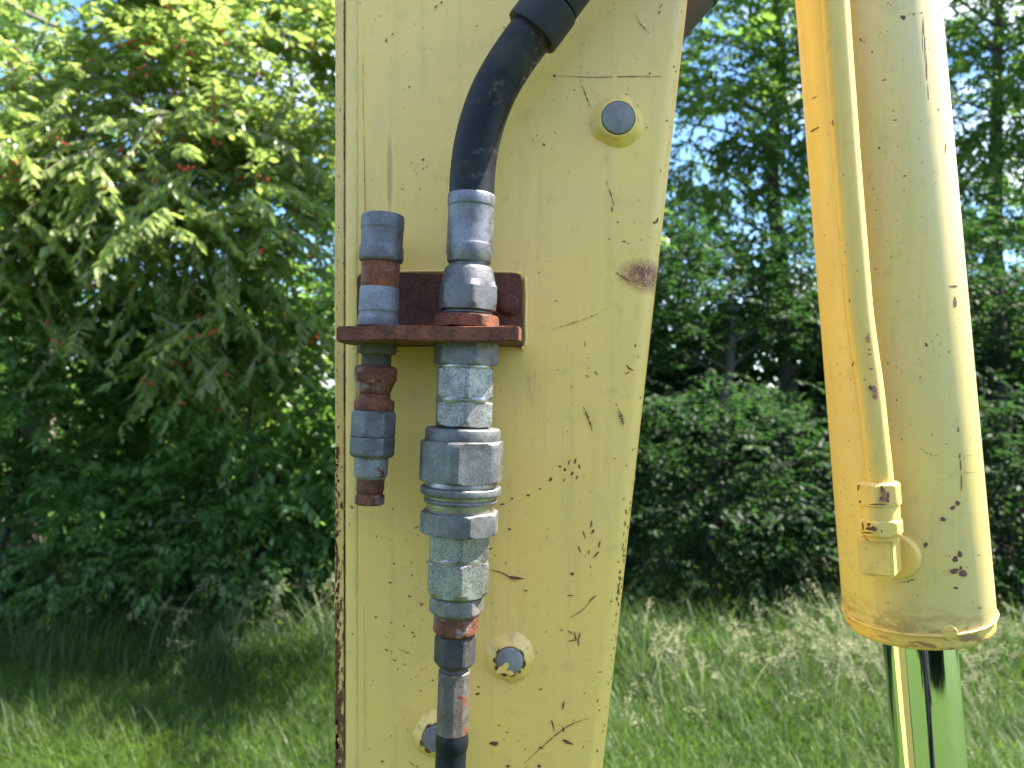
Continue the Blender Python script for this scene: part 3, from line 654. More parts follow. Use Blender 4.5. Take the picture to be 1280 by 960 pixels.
ps = [[(x+a, y+b) for a, b in ragged(12, rr, w_, h_, R(an), .3)] for (x, y, w_, h_, an) in barrel_chips]
for _ in range(90):
    y = rr.uniform(0, 750); x = rr.uniform(1010+y*.068, 1170+y*.072); s = rr.choice((.35, .45, .6, .8)); ps.append([(x+a, y+b) for a, b in ragged(7, rr, s*rr.uniform(1, 1.6), s, rr.uniform(0, 3))])
tag(add('paint_chips', polys_to(on_barrel, ps), M_chip2, cy), 'dark chips and a long scratch on the yellow barrel', kind='stuff')
sc = ribbon([(1190, 571), (1205, 570), (1217, 569)], .25, rr, .5) + ribbon([(1190, 592), (1205, 591), (1220, 590)], .25, rr, .5) + ribbon([(1123, 728), (1135, 727), (1146, 722)], .7, rr, .8) + ribbon([(1150, 560), (1160, 567), (1172, 570)], .35, rr, .8)
tag(add('scratches', polys_to(on_barrel, sc), M_scratch, cy), 'fine scratches on the yellow barrel', kind='stuff')
# side pipe
pY = lambda py: .685+(.720-.685)*py/776 - CR*(.908+.092*py/776)*.875 - .012
pc = [(1036, -120), (1043.5, 0), (1051.5, 112), (1060, 225), (1067, 310), (1074, 390), (1080.5, 440), (1087, 485), (1093, 540), (1098, 585), (1100, 606)]
pr_ = 16.6*.625/F
q = resample([P(x, y, pY(y)) for x, y in [(1020, -500)]+pc], 150); V, Fc = tube(q, pr_, 40)
pipe = add('pipe', fixn(mesh_np('pipe', V, Fc)), M_paint, cy, 60)
pyl = pY(640); PX = Axis(1098, 600, 1105, 720, pyl)
nu = PX.turned('pipe_nut', [(601, 21), (605, 24.8), (626, 25.3), (630, 24)], M_paint, cy, hexa=(6, 27, 24), b=1.2)
nu2 = PX.turned('adapter', [(630, 22.5), (648, 22.5), (651, 24.5), (664, 24.5), (668, 22)], M_paint, cy, hexa=(6, 26.5, 22), b=1.2)
PX.turned('elbow_neck', [(666, 19), (674, 19.5)], M_gland, cy)
# elbow block and boss on barrel
el = P(1105, 696, pyl); ke = pyl/F
import bmesh
bm = bmesh.new(); bmesh.ops.create_cube(bm, size=1)
for v in bm.verts: v.co = Vector((v.co.x*42*ke, v.co.y*.026, v.co.z*50*ke))
bmesh.ops.bevel(bm, geom=bm.edges[:], offset=.003, segments=3, affect='EDGES')
bmesh.ops.rotate(bm, verts=bm.verts, matrix=Matrix.Rotation(R(-42), 3, 'Z'))
bmesh.ops.rotate(bm, verts=bm.verts, matrix=Matrix.Rotation(R(-3), 3, 'Y'))
bmesh.ops.translate(bm, verts=bm.verts, vec=el+Vector((0, .008, 0)))
me = bpy.data.meshes.new('elbow'); bm.to_mesh(me); bm.free(); add('elbow_block', me, M_paint, cy, 30)
bcen = on_barrel(1120, 692, -.006); bn_ = (bcen-c1); bn_ = (bn_-cd*bn_.dot(cd)).normalized(); bu = cd.cross(bn_).normalized()
add('port_boss', lathe(bcen, bu, cd, bn_, bevel_prof([(0, .021), (.0075, .0205), (.0095, .0185), (.0095, .0002)], .001), 40), M_paint, cy, 40)
# chips on pipe, nuts and block (projected on planes just in front)
def on_axis(px, py, Y, cx, r):
    dx = (px-cx)/r; dx = max(-.97, min(.97, dx)); p = P(px, py, Y - r*Y/F*math.sqrt(1-dx*dx) - .0003); return p
def pchips(L_, cxf, r):
    return [[(x+a, y+b) for a, b in ragged(12, rr, w_, h_, R(an), .35)] for (x, y, w_, h_, an) in L_]
def pipe_proj(px, py):
    t = (py-pc[0][1]); cx = np.interp(py, [p[1] for p in pc], [p[0] for p in pc]); Y = pY(py)
    p = on_axis(px, py, Y, cx, 18.0); return p
ps = pchips([(1088,418,2.6,6,10),(1086,424,3.6,4,0),(1087,437,1.6,1.2,0),(1087,443,2.2,1.2,0),(1095,446,1.6,1.8,0),(1095,429,1,1.4,0),(1089,461,2.5,1.3,0),(1097,473,1.6,7,-6),(1090,485,4.5,3.2,0),(1097,490,4.4,7,0),(1094,496,3.4,2.6,0),(1100,480,1.2,8,-4),(1062,376,1,2,0),(1066,455,.8,4,20),(1041,154,1,3.6,-15),(1038,154,1,1,0),(1112,583,1,3,0)], 0, 0)
tag(add('paint_chips', polys_to(pipe_proj, ps), M_chip2, pipe), kind='stuff')
def nut_proj(cx, r):
    def f(px, py): return on_axis(px, py, pyl, cx, r)
    return f
ps = pchips([(1104,614,3,6,-10),(1110,619,5,4.5,0),(1118,620,4.2,4.5,0),(1104,624,5,3,0),(1114,626,8,1.6,0),(1073,609,1.6,3.4,15),(1075,627,1.5,2,0),(1098,630.5,15,.8,0)], 0, 0)
tag(add('paint_chips', polys_to(nut_proj(1098.5, 26.8), ps), M_chip2, nu), kind='stuff')
ps = pchips([(1078.5,658,1.5,5.5,0),(1090,661,6.5,3.2,12),(1086,656,3,2,30),(1121,659,2,5.5,5),(1102,664,1,1.8,0),(1084,666,8,1,0)], 0, 0)
tag(add('paint_chips', polys_to(nut_proj(1101, 26.2), ps), M_chip2, nu2), kind='stuff')

# ------------------------------------------------------------------ ground
def gz(x, y):
    return 0.05*np.sin(x*.9+1)*np.sin(y*.8) + 0.02*np.sin(x*3.1)*np.cos(y*2.3)
gx = np.concatenate([np.linspace(-300, -12, 12), np.linspace(-11, 11, 90), np.linspace(12, 300, 12)])
gy = np.concatenate([np.linspace(-300, -10, 12), np.linspace(-9, 16, 100), np.linspace(17, 400, 14)])
X, Yg = np.meshgrid(gx, gy); Z = np.where((abs(X) < 30) & (abs(Yg) < 30), gz(X, Yg), 0)
V = np.stack([X.ravel(), Yg.ravel(), Z.ravel()], 1); nx = len(gx)
i = np.arange(len(gy)-1)[:, None]*nx+np.arange(nx-1)[None, :]; i = i.ravel()
o = add('ground', big_mesh('ground', V, np.stack([i, i+1, i+nx+1, i+nx], 1)), M_ground, None, 180); tag(o, 'grassy ground reaching to the trees', kind='structure')

# ------------------------------------------------------------------ grass
def blades(name, X, Y, h, wid, lean, mat, segs=3, az=None, tone=None, curl=1.0):
    n = len(X); Zb = gz(X, Y)-.005
    az = rng.uniform(0, 2*np.pi, n) if az is None else az
    dx, dy = np.cos(az), np.sin(az); px_, py_ = -dy, dx
    # blades face a random way, biased across
    Vs = []
    for s in range(segs+1):
        t = s/segs; off = lean*h*(t**(1+curl)); zz_ = h*(t - .35*lean*t*t*t)
        w_ = wid*(1-t)**.7*.5
        cx, cy_ = X+dx*off, Y+dy*off
        if s < segs: Vs.append(np.stack([cx-px_*w_, cy_-py_*w_, Zb+zz_], 1)); Vs.append(np.stack([cx+px_*w_, cy_+py_*w_, Zb+zz_], 1))
        else: Vs.append(np.stack([cx, cy_, Zb+zz_], 1))
    nv = len(Vs); V = np.stack(Vs, 1).reshape(-1, 3); b = np.arange(n)[:, None]*nv
    tris = []
    for s in range(segs-1): tris += [[2*s, 2*s+1, 2*s+3], [2*s, 2*s+3, 2*s+2]]
    tris += [[2*segs-2, 2*segs-1, 2*segs]]
    Fq = (b[:, :, None]+np.array(tris)[None]).reshape(-1, 3)
    me = big_mesh(name, V, Fq); tone = rng.uniform(0, 1, n) if tone is None else tone
    face_attr(me, 'tone', np.repeat(tone, len(tris)))
    o = add(name, me, mat); return o
def frust(n, y0, y1, mar=1.4, p=1.0):
    Y = y0+(y1-y0)*rng.uniform(0, 1, n)**p; X = rng.uniform(-1, 1, n)*Y*.667*mar; return X, Y
n = 100000; X, Y = frust(n, 2.9, 5.8)
patch = .5+.5*np.sin(X*2.1+np.sin(Y*3)*1.2)*np.sin(Y*2.7+X)
h = (.06+.10*patch)*rng.uniform(.5, 1.5, n)
tag(blades('lawn', X, Y, h, .004+.004*rng.uniform(0, 1, n), rng.uniform(.2, 1.4, n), M_grass, 3, None, np.clip(.15+.5*patch+rng.uniform(-.25, .35, n), 0, 1)), 'short bright green grass of the verge', 'grass', kind='stuff')
# rough knee-high grass before the trees: tufts
def tufts(nt_, per, y0, y1, hh, mat, name, label, xr_=None, sp=.10, wd=.006):
    TX, TY = frust(nt_, y0, y1)
    if xr_: TX = rng.uniform(xr_[0], xr_[1], nt_)
    th = rng.uniform(.6, 1.25, nt_); taz = rng.uniform(0, 6.28, nt_); tt = rng.uniform(0, 1, nt_)
    X = np.repeat(TX, per)+rng.normal(0, sp, nt_*per); Y = np.repeat(TY, per)+rng.normal(0, sp, nt_*per)
    h = hh*np.repeat(th, per)*rng.uniform(.5, 1.2, nt_*per); az = np.repeat(taz, per)+rng.normal(0, 1.1, nt_*per)
    return tag(blades(name, X, Y, h, wd*rng.uniform(.5, 1.2, nt_*per), rng.uniform(.25, 1.3, nt_*per), mat, 4, az, np.clip(np.repeat(tt, per)*.6+rng.uniform(0, .5, nt_*per), 0, 1), .8), label, 'grass', kind='stuff')
tufts(760, 34, 3.2, 5.2, .22, M_tallgrass, 'rough_grass', 'rough arching grass in front of the hedge')
tufts(620, 40, 4.5, 6.6, .40, M_tallgrass, 'tall_grass', 'tall uncut grass along the foot of the trees', sp=.13, wd=.008)
# seed heads
def seedheads(n, xs, ys, hh, name, label):
    Vs, Fs, tn_ = [], [], []; base = 0
    for i in range(n):
        x, y = rng.uniform(*xs), rng.uniform(*ys); h = hh*rng.uniform(.7, 1.2); az = rng.uniform(0, 6.28); ln = rng.uniform(.15, .95)
        z0 = float(gz(x, y)); d = np.array([math.cos(az), math.sin(az), 0.]); side = np.array([1., 0, 0]); P_ = []
        for t in np.linspace(0, 1, 9): P_.append(np.array([x, y, z0])+d*ln*h*t**2.2+np.array([0, 0, 1])*h*(t-.25*ln*t**3))
        for k in range(8):
            w0 = .0016; a, b = P_[k], P_[k+1]
            Vs += [a-side*w0, a+side*w0, b+side*w0, b-side*w0]; Fs.append([base, base+1, base+2, base+3]); tn_.append(.3); base += 4
        top = P_[-1]; dirt = (P_[-1]-P_[-3]); dirt /= np.linalg.norm(dirt); PL = rng.uniform(.10, .20); loose = rng.uniform(.12, .35)
        for j in range(46):
            t = rng.uniform(0, 1); c = top + dirt*(t-.85)*PL + d*PL*.5*max(0, t-.5)**1.5
            r_ = rng.normal(0, 1, 3); r_ /= np.linalg.norm(r_); sp = PL*loose*(1-abs(t-.35))*rng.uniform(.2, 1)
            c = c+r_*sp+np.array([0, 0, -sp*.25]); u_ = dirt*.6+r_*.7; u_ /= np.linalg.norm(u_); s2 = np.cross(u_, rng.normal(0, 1, 3)); s2 /= np.linalg.norm(s2)
            L2, W2 = .012*rng.uniform(.7, 1.4), .0038
            Vs += [c, c+u_*L2*.5+s2*W2, c+u_*L2, c+u_*L2*.5-s2*W2]; Fs.append([base, base+1, base+2, base+3]); tn_.append(rng.uniform(0, 1)); base += 4
    me = big_mesh(name, np.array(Vs), np.array(Fs)); face_attr(me, 'tone', tn_)
    return tag(add(name, me, M_seed), label, 'grass', kind='stuff')
seedheads(95, (.4, 2.5), (3.6, 4.8), .38, 'seeding_grass', 'pale feathery grass seed heads right of the arm')
seedheads(40, (1.5, 2.2), (4.0, 4.4), .55, 'tall_seeding_grass', 'tallest pale grass seed heads beside the cylinder')
seedheads(45, (-2.2, -.6), (4.4, 5.2), .5, 'sparse_seeding_grass', 'sparse grass seed heads left of the arm')
seedheads(70, (2.5, 3.6), (3.9, 4.8), .42, 'far_seeding_grass', 'grass seed heads right of the chrome rod')

# ------------------------------------------------------------------ leaves and trees
T8 = (np.array([[0, 0, 0], [.3, -.5, .0], [.68, -.38, -.03], [1.05, 0, -.16], [.3, .5, 0], [.68, .38, -.03], [.3, 0, -.13], [.68, 0, -.13]]),
      np.array([[0, 1, 6], [1, 2, 7], [1, 7, 6], [2, 3, 7], [0, 6, 4], [6, 7, 5], [6, 5, 4], [7, 3, 5]]))
T4 = (np.array([[0, 0, 0], [.42, -.5, 0], [1.05, 0, -.1], [.42, .5, 0], [.45, 0, -.12]]), np.array([[0, 1, 4], [1, 2, 4], [0, 4, 3], [4, 2, 3]]))
def leaf_mesh(name, pos, dirv, nrm, L_, W_, tmpl, tone):
    n = len(pos); TV, TF = tmpl
    d = dirv/np.linalg.norm(dirv, axis=1, keepdims=True)
    s = np.cross(nrm, d); s /= np.linalg.norm(s, axis=1, keepdims=True)+1e-9; u_ = np.cross(d, s)
    V = pos[:, None, :] + d[:, None, :]*(TV[None, :, 0:1]*L_[:, None, None]) + s[:, None, :]*(TV[None, :, 1:2]*W_[:, None, None]) + u_[:, None, :]*(TV[None, :, 2:3]*L_[:, None, None])
    Fq = (np.arange(n)[:, None, None]*len(TV)+TF[None]).reshape(-1, 3)
    me = big_mesh(name, V.reshape(-1, 3), Fq); face_attr(me, 'tone', np.repeat(tone, len(TF))); return me
def sprays(cent, per, nleaf, tl, leafL, droop, outward=None, flat=.45, spread=1.0):
    """twigs starting near each clump centre, leaves in two rows along them; returns arrays"""
    n = len(cent)*per; base = np.repeat(cent, per, 0)
    az = rng.uniform(0, 2*np.pi, n); el = rng.normal(0.05, flat, n)
    d = np.stack([np.cos(az)*np.cos(el), np.sin(az)*np.cos(el), np.sin(el)], 1)
    if outward is not None: d = d + np.repeat(outward, per, 0)*spread; d /= np.linalg.norm(d, axis=1, keepdims=True)
    base = base + rng.normal(0, tl*.35, (n, 3))*np.array([1, 1, .6]); tln = tl*rng.uniform(.6, 1.3, n)
    k = np.tile(np.arange(nleaf), n); T = (k+.5)/nleaf; D = np.repeat(d, nleaf, 0); B_ = np.repeat(base, nleaf, 0); TL = np.repeat(tln, nleaf)
    pos = B_ + D*(T*TL)[:, None]; pos[:, 2] -= droop*TL*T**2
    side = np.stack([-D[:, 1], D[:, 0], np.zeros(len(D))], 1); side /= np.linalg.norm(side, axis=1, keepdims=True)+1e-9
    sg = np.where(k % 2 == 0, 1., -1.)[:, None]
    ld = side*sg*.8 + D*rng.uniform(.3, .9, (len(D), 1)) + rng.normal(0, .22, (len(D), 3)); ld[:, 2] -= (.15+droop*1.5)*rng.uniform(.4, 1.4, len(D))
    nr = np.stack([np.zeros(len(D)), np.zeros(len(D)), np.ones(len(D))], 1) + side*sg*.35*droop + rng.normal(0, .3, (len(D), 3))
    L_ = leafL*rng.uniform(.65, 1.2, len(D))*np.where(T > .85, .75, 1)
    tone = np.clip(np.repeat(rng.uniform(0, .7, n), nleaf)+rng.uniform(0, .35, len(D)), 0, 1)
    return pos, ld, nr, L_, tone, base, d, tln
def limb_mesh(segs_):
    V, Fc = [], []
    for pts, r0, r1 in segs_:
        q = resample(pts, max(4, len(pts)*3)); n = len(q); a, b = tube(q, [r0+(r1-r0)*i/(n-1) for i in range(n)], 6 if r0 < .05 else 10)
        o_ = len(V); V += a; Fc += [tuple(x+o_ for x in f) for f in b]
    return mesh_np('limbs', V, Fc)
def crown_points(n, c, r, hollow=.35, fn=None):
    o = []
    while len(o) < n:
        p = rng.uniform(-1, 1, 3); l = np.linalg.norm(p)
        if l > 1 or (l < hollow and rng.uniform() < .7): continue
        q = np.array(c)+p*np.array(r)
        if q[2] < .12: continue
        if fn is not None and not fn(q): continue
        o.append(q)
    return np.array(o)
def tree(name, label, cat, base, trunk_r, crowns, per, nleaf, tl, leafL, asp, droop, mat, bark=None, tmpl=T4, group=None, trunk_top=None, limbs=26, hollow=.35, trunk_pts=None, fn=None, flat=.45):
    base = Vector(base); base.z = float(gz(np.array(base.x), np.array(base.y)))-.03
    root = empty(name, base, label, cat, group)
    cents = np.concatenate([crown_points(n, c, r, hollow, fn) for (n, c, r) in crowns])
    mc = cents.mean(0); outw = cents-mc; outw /= np.linalg.norm(outw, axis=1, keepdims=True)+1e-6
    pos, ld, nr, L_, tone, tb, td, tln = sprays(cents, per, nleaf, tl, leafL, droop, outw, flat, .6)
    add('foliage', leaf_mesh('foliage', pos, ld, nr, L_, L_*asp, tmpl, tone), mat, root)['kind'] = 'stuff'
    top = Vector(trunk_top) if trunk_top else Vector((mc[0], mc[1], cents[:, 2].max()*.8))
    tp = [Vector(p) for p in trunk_pts] if trunk_pts else [base, base.lerp(top, .35)+Vector((rng.uniform(-.12, .12), rng.uniform(-.1, .1), 0)), base.lerp(top, .7)+Vector((rng.uniform(-.12, .12), 0, 0)), top]
    V, Fc = tube(resample(tp, 20), [trunk_r*(1.15-.95*i/20) for i in range(21)], 12)
    add('trunk', fixn(mesh_np('trunk', V, Fc)), bark or M_bark, root, 60)
    sg = []
    idx = rng.choice(len(cents), min(limbs, len(cents)), replace=False); rs = resample(tp, 20)
    for k in idx:
        c = Vector(cents[k]); j = min(range(21), key=lambda t: (rs[t]-c).length + 2.0*max(0, rs[t].z-c.z+.2)); a = rs[j]; mid = a.lerp(c, .5)+Vector((0, 0, .08*(c-a).length))
        sg.append(([a, mid, c], trunk_r*.17, .004))
    tw = rng.choice(len(tb), min(700, len(tb)), replace=False)
    Vt = []
    if sg: add('branches', fixn(limb_mesh(sg)), bark or M_bark, root, 60)['kind'] = 'stuff'
    return root, (tb, td, tln)
def at(px, py, Y): p = P(px, py, Y); return (p.x, p.y, p.z)

# --- cherry tree on the left: drooping sprays catching the sun
ch, tw = tree('cherry_tree', 'sunlit cherry tree with drooping pale green leaves and small red fruit, upper left', 'tree', (-4.1, 6.4, 0), .13,
   [(46, at(110, 60, 5.5), (1.45, .55, .95)), (38, at(250, 240, 5.1), (1.0, .4, .6)), (34, at(40, 250, 5.0), (.8, .4, .6)), (20, at(330, 150, 5.3), (.5, .35, .6)), (16, at(200, 60, 5.6), (.7, .3, .5)), (24, at(385, 60, 5.9), (.5, .4, .6)), (16, at(250, 20, 5.9), (.6, .4, .4)), (12, at(240, 420, 5.2), (.8, .4, .3)), (30, (-5.4, 6.4, 4.0), (1.4, 1.0, 1.6))],
   9, 17, .40, .088, .48, .34, M_leaf_cherry, M_bark2, T8, limbs=60, trunk_top=(-3.6, 6.2, 4.6))
# 300 nearest-looking leaves as parts of their own
tb, td, tln = tw
lm = None
TV, TF = T8
lm = bpy.data.meshes.new('leaf'); lm.from_pydata([tuple(x) for x in TV*np.array([.09, .042, .09])], [], [tuple(f) for f in TF]); lm.update()
lm.materials.append(M_leaf_cherry); face_attr(lm, 'tone', [.75]*len(TF))
vis = [i for i in range(len(tb)) if abs(tb[i][0]/tb[i][1]) < .64 and tb[i][0]/tb[i][1] < -.25 and abs((tb[i][2]-CZ)/tb[i][1]) < .48]
vis.sort(key=lambda i: tb[i][1])
cnt = 0
root_loc = Vector(ch.location)
for i in vis[:25]:
    d = Vector(td[i]); b0 = Vector(tb[i]) + Vector((0, -.05, .02)); side = Vector((-d.y, d.x, 0)).normalized()
    for k in range(12):
        t = (k+.5)/12; p = b0+d*(t*.45)+Vector((0, 0, -.34*.45*t*t)); s_ = 1 if k % 2 else -1
        dr = (side*s_*.8+d*.6+Vector((random.gauss(0, .2), random.gauss(0, .2), -random.uniform(.4, 1.3)))).normalized()
        nn = (Vector((0, 0, 1))+side*s_*.3+Vector((random.gauss(0, .25), random.gauss(0, .25), 0))); s2 = nn.cross(dr).normalized(); u2 = dr.cross(s2)
        o = bpy.data.objects.new('leaf', lm); COL.objects.link(o); o.parent = ch
        sc_ = random.uniform(.75, 1.15); M_ = Matrix((dr*sc_, s2*sc_, u2*sc_)).transposed().to_4x4(); M_.translation = p-root_loc; o.matrix_local = M_; cnt += 1
# arching twigs drawn for every spray of the cherry and its fruit
sg = [([Vector(tb[i]), Vector(tb[i])+Vector(td[i])*tln[i]*.5+Vector((0, 0, -.34*tln[i]*.25)), Vector(tb[i])+Vector(td[i])*tln[i]+Vector((0, 0, -.34*tln[i]))], .005, .002) for i in vis[:500]]
for (a, b, c) in (((0, 382, 5.0), (40, 345, 5.0), (110, 290, 5.2)), ((150, 272, 4.9), (230, 285, 4.9), (330, 300, 5.0)), ((110, 180, 5.2), (190, 215, 5.1), (270, 250, 5.0)), ((60, 60, 5.5), (160, 120, 5.3), (250, 170, 5.2)), ((20, 240, 5.4), (70, 180, 5.3), (150, 150, 5.3))):
    sg.append(([Vector(at(*a)), Vector(at(*b)), Vector(at(*c))], .016, .007))
add('twigs', fixn(limb_mesh(sg)), M_bark2, ch, 60)['kind'] = 'stuff'
ico_v, ico_f = [], []
bm = bmesh.new(); bmesh.ops.create_icosphere(bm, subdivisions=1, radius=1); ico_v = np.array([v.co[:] for v in bm.verts]); ico_f = np.array([[v.index for v in f.verts] for f in bm.faces]); bm.free()
nC = 520; sel = rng.choice(vis, 330); cp = []
for i in sel:
    t = rng.uniform(.1, .7); c = tb[i]+td[i]*tln[i]*t+np.array([0, 0, -.1])
    for _ in range(3): cp.append(c+rng.normal(0, .02, 3))
cp = np.array(cp); V = (cp[:, None, :]+ico_v[None]*.012).reshape(-1, 3); Fq = (np.arange(len(cp))[:, None, None]*len(ico_v)+ico_f[None]).reshape(-1, 3)
add('cherries', big_mesh('cherries', V, Fq), M_cherry, ch, 180)['kind'] = 'stuff'

# --- dark undergrowth and trees, left
tree('broadleaf_tree', 'tall tree behind the cherry at the far left edge', 'tree', (-5.6, 8.2, 0), .14, [(150, (-6.2, 8.2, 3.8), (1.9, 1.2, 3.0))], 9, 12, .45, .10, .5, .4, M_leaf_green, limbs=12)
tree('broadleaf_tree', 'shaded tree behind the cherry sprays, just left of the arm', 'tree', (-2.6, 7.8, 0), .12, [(190, (-2.6, 7.9, 2.3), (1.7, 1.0, 2.1))], 9, 12, .42, .09, .5, .35, M_leaf_green)
tree('broadleaf_tree', 'tree with dense dark crown directly behind the arm', 'tree', (-.6, 8.2, 0), .12, [(80, (-.5, 8.3, 3.4), (1.5, 1.1, 3.2)), (42, (.05, 4.9, 4.3), (.75, .55, .9)), (18, (.12, 4.4, 2.8), (.3, .5, .5))], 9, 12, .42, .09, .5, .35, M_leaf_green)  # forward clumps, hidden by the arm, are added to shade the left grass
tree('hedge_bush', 'dark leafy bush under the cherry in the left corner', 'bush', (-3.9, 5.8, 0), .03, [(190, (-3.8, 5.7, 1.5), (1.5, .6, 1.5))], 8, 12, .32, .095, .55, .25, M_leaf_green)
tree('hedge_bush', 'broad leaved bush with paler green sprays left of the arm', 'bush', (-1.9, 5.7, 0), .03, [(160, (-1.8, 5.6, 1.35), (1.2, .5, 1.4))], 8, 11, .32, .095, .55, .3, M_leaf_green)
tree('hedge_bush', 'low bush at grass level beside the left tree gap', 'bush', (-3.0, 5.35, 0), .015, [(90, (-2.8, 5.3, .5), (1.5, .3, .6))], 7, 10, .24, .06, .55, .25, M_leaf_green)
# --- right
tree('tall_tree', 'tall airy tree with dark forked trunk seen between arm and cylinder', 'tree', (3.35, 9.6, 0), .12, [(270, (2.9, 9.8, 5.6), (2.3, 1.5, 3.6)), (80, (2.5, 9.4, 5.6), (1.5, 1.2, 2.2)), (90, (3.0, 9.2, 6.0), (1.7, .9, 1.6)), (80, (2.8, 9.6, 3.2), (1.7, .9, 1.2))], 8, 11, .36, .09, .55, .3, M_leaf_tall, limbs=40, trunk_top=(3.1, 9.6, 7.8), hollow=.1, trunk_pts=[(3.35, 9.6, 0), (3.45, 9.6, 2.2), (3.25, 9.6, 4.4), (3.35, 9.6, 6.0), (3.0, 9.6, 8.0)])
tree('tall_tree', 'airy tree whose crown shows right of the cylinder', 'tree', (6.3, 9.8, 0), .13, [(270, (6.2, 9.8, 5.6), (2.2, 1.5, 3.6)), (80, (6.0, 9.4, 5.6), (1.5, 1.2, 2.2)), (70, (6.4, 9.2, 6.0), (1.7, .9, 1.6)), (60, (6.0, 9.6, 3.2), (1.7, .9, 1.2))], 8, 11, .36, .09, .55, .3, M_leaf_tall, limbs=40, trunk_top=(6.2, 9.7, 7.6), hollow=.1)
tree('hedge_tree', 'dense shaded tree low behind the gap between arm and cylinder', 'tree', (2.0, 7.6, 0), .10, [(150, (2.2, 7.6, 1.3), (1.7, .9, 1.3)), (60, (1.5, 7.6, 2.6), (.6, .7, 1.0)), (40, (2.9, 7.9, 2.8), (.7, .6, .8))], 8, 12, .34, .075, .55, .3, M_leaf_shaded)
tree('hedge_tree', 'dense shaded tree behind the chrome rod', 'tree', (4.9, 7.6, 0), .10, [(170, (4.9, 7.6, 1.4), (1.7, .9, 1.4)), (50, (4.6, 7.7, 2.7), (.6, .6, .9))], 8, 12, .34, .075, .55, .3, M_leaf_shaded)
tree('hedge_bush', 'dark bush behind the tall grass right of the arm', 'bush', (1.6, 6.0, 0), .018, [(140, (1.6, 6.0, .8), (1.3, .5, .9))], 8, 11, .26, .065, .55, .25, M_leaf_shaded)
tree('hedge_bush', 'dark bush behind the grass at the right edge', 'bush', (4.0, 6.0, 0), .018, [(130, (4.0, 6.0, .8), (1.4, .5, .85))], 8, 11, .26, .065, .55, .25, M_leaf_shaded)
tree('hedge_bush', 'dark bush hidden low behind the arm', 'bush', (-.3, 6.1, 0), .05, [(80, (-.2, 6.1, .95), (1.2, .5, 1.0))], 7, 11, .26, .065, .55, .25, M_leaf_shaded)
for x, y, h_, lb in ((7.6, 7.4, 2.0, 'dense hedgerow tree beyond the right edge of the view'), (10.4, 6.6, 2.3, 'broad hedgerow tree farther right of the view'), (13.6, 5.0, 2.6, 'last hedgerow tree at the far right'), (-8.2, 6.4, 2.3, 'broad hedgerow tree beyond the left edge of the view')):
    tree('hedge_tree', lb, 'tree', (x, y, 0), .11, [(110, (x, y, h_*.95), (1.9, 1.1, h_))], 8, 11, .42, .16, .6, .3, M_leaf_green, limbs=14)
# --- far belt closing the view low down
bx = [(-9.5, 'far hedgerow tree closing the left end'), (-6.3, 'far hedgerow tree behind the cherry'), (-3.0, 'far hedgerow tree left behind the arm'), (0.4, 'far hedgerow tree straight behind the arm'), (3.6, 'far hedgerow tree behind the gap'), (6.9, 'far hedgerow tree behind the cylinder'), (10.2, 'far hedgerow tree closing the right end')]
for x, lb in bx:
    tree('hedgerow_tree', lb, 'tree', (x, 11.6, 0), .14, [(105, (x, 11.7, 1.6+.25*math.sin(x)), (2.3, 1.1, 1.7))], 9, 11, .5, .215, .6, .3, M_leaf_shaded, group='trees of the far hedgerow', limbs=14)
for x, lb in ((-7, 'dark tree behind the photographer, left end'), (-2.2, 'dark tree behind the photographer, left of centre'), (2.4, 'dark tree behind the photographer, right of centre'), (7, 'dark tree behind the photographer, right end')):
    tree('hedgerow_tree', lb, 'tree', (x, -9, 0), .14, [(100, (x, -9, 1.9), (2.7, 1.0, 2.0))], 8, 10, .7, .60, .6, .3, M_leaf_shaded, group='trees behind the photographer', limbs=0)

# ------------------------------------------------------------------ photographer, seen only as the dark stripe mirrored in the chrome rod
px0, py0 = .06, -.42
pr0 = empty('person', (px0, py0, 0), 'person in dark jacket and trousers, seen as a dark stripe in the chrome rod', 'person')
def skinned(name, verts, edges, radii, mat, parent, lv=2):
    me = bpy.data.meshes.new(name); me.from_pydata(verts, edges, []); me.update()
    o = add(name, me, mat, parent); o.modifiers.new('skin', 'SKIN')
    if not me.skin_vertices: bpy.context.view_layer.update()
    for i, v in enumerate(me.skin_vertices[0].data): v.radius = radii[i] if isinstance(radii[i], tuple) else (radii[i], radii[i]); v.use_root = (i == 0)
    o.modifiers['skin'].use_smooth_shade = True; sd = o.modifiers.new('sub', 'SUBSURF'); sd.levels = lv; sd.render_levels = lv; return o
m = NM('dark_cloth'); m.set(Base_Color=m.mix(m.noise(60, 5), (0.010, 0.011, 0.014), (0.022, 0.023, 0.028)), Roughness=0.9); M_cloth = m.m
m = NM('skin'); m.set(Base_Color=(0.50, 0.30, 0.21), Roughness=0.5, Subsurface_Weight=0.1); M_skin = m.m
m = NM('brown_hair'); m.set(Base_Color=m.mix(m.noise(80, 5), (0.03, 0.018, 0.01), (0.07, 0.04, 0.02)), Roughness=0.6); M_hair = m.m
X0, Y0 = px0, py0
vb = [(X0, Y0, .96), (X0, Y0, 1.15), (X0, Y0, 1.38), (X0, Y0+.01, 1.50), (X0, Y0+.03, 1.60), (X0, Y0+.045, 1.70), (X0, Y0+.04, 1.78),
      (X0-.17, Y0, 1.44), (X0-.22, Y0+.08, 1.22), (X0-.10, Y0+.27, 1.44), (X0+.17, Y0, 1.44), (X0+.22, Y0+.08, 1.22), (X0+.08, Y0+.27, 1.44),
      (X0-.09, Y0, .88), (X0-.10, Y0+.02, .50), (X0-.11, Y0-.01, .09), (X0-.13, Y0+.14, .05), (X0+.09, Y0, .88), (X0+.10, Y0+.02, .50), (X0+.11, Y0-.01, .09), (X0+.13, Y0+.14, .05)]
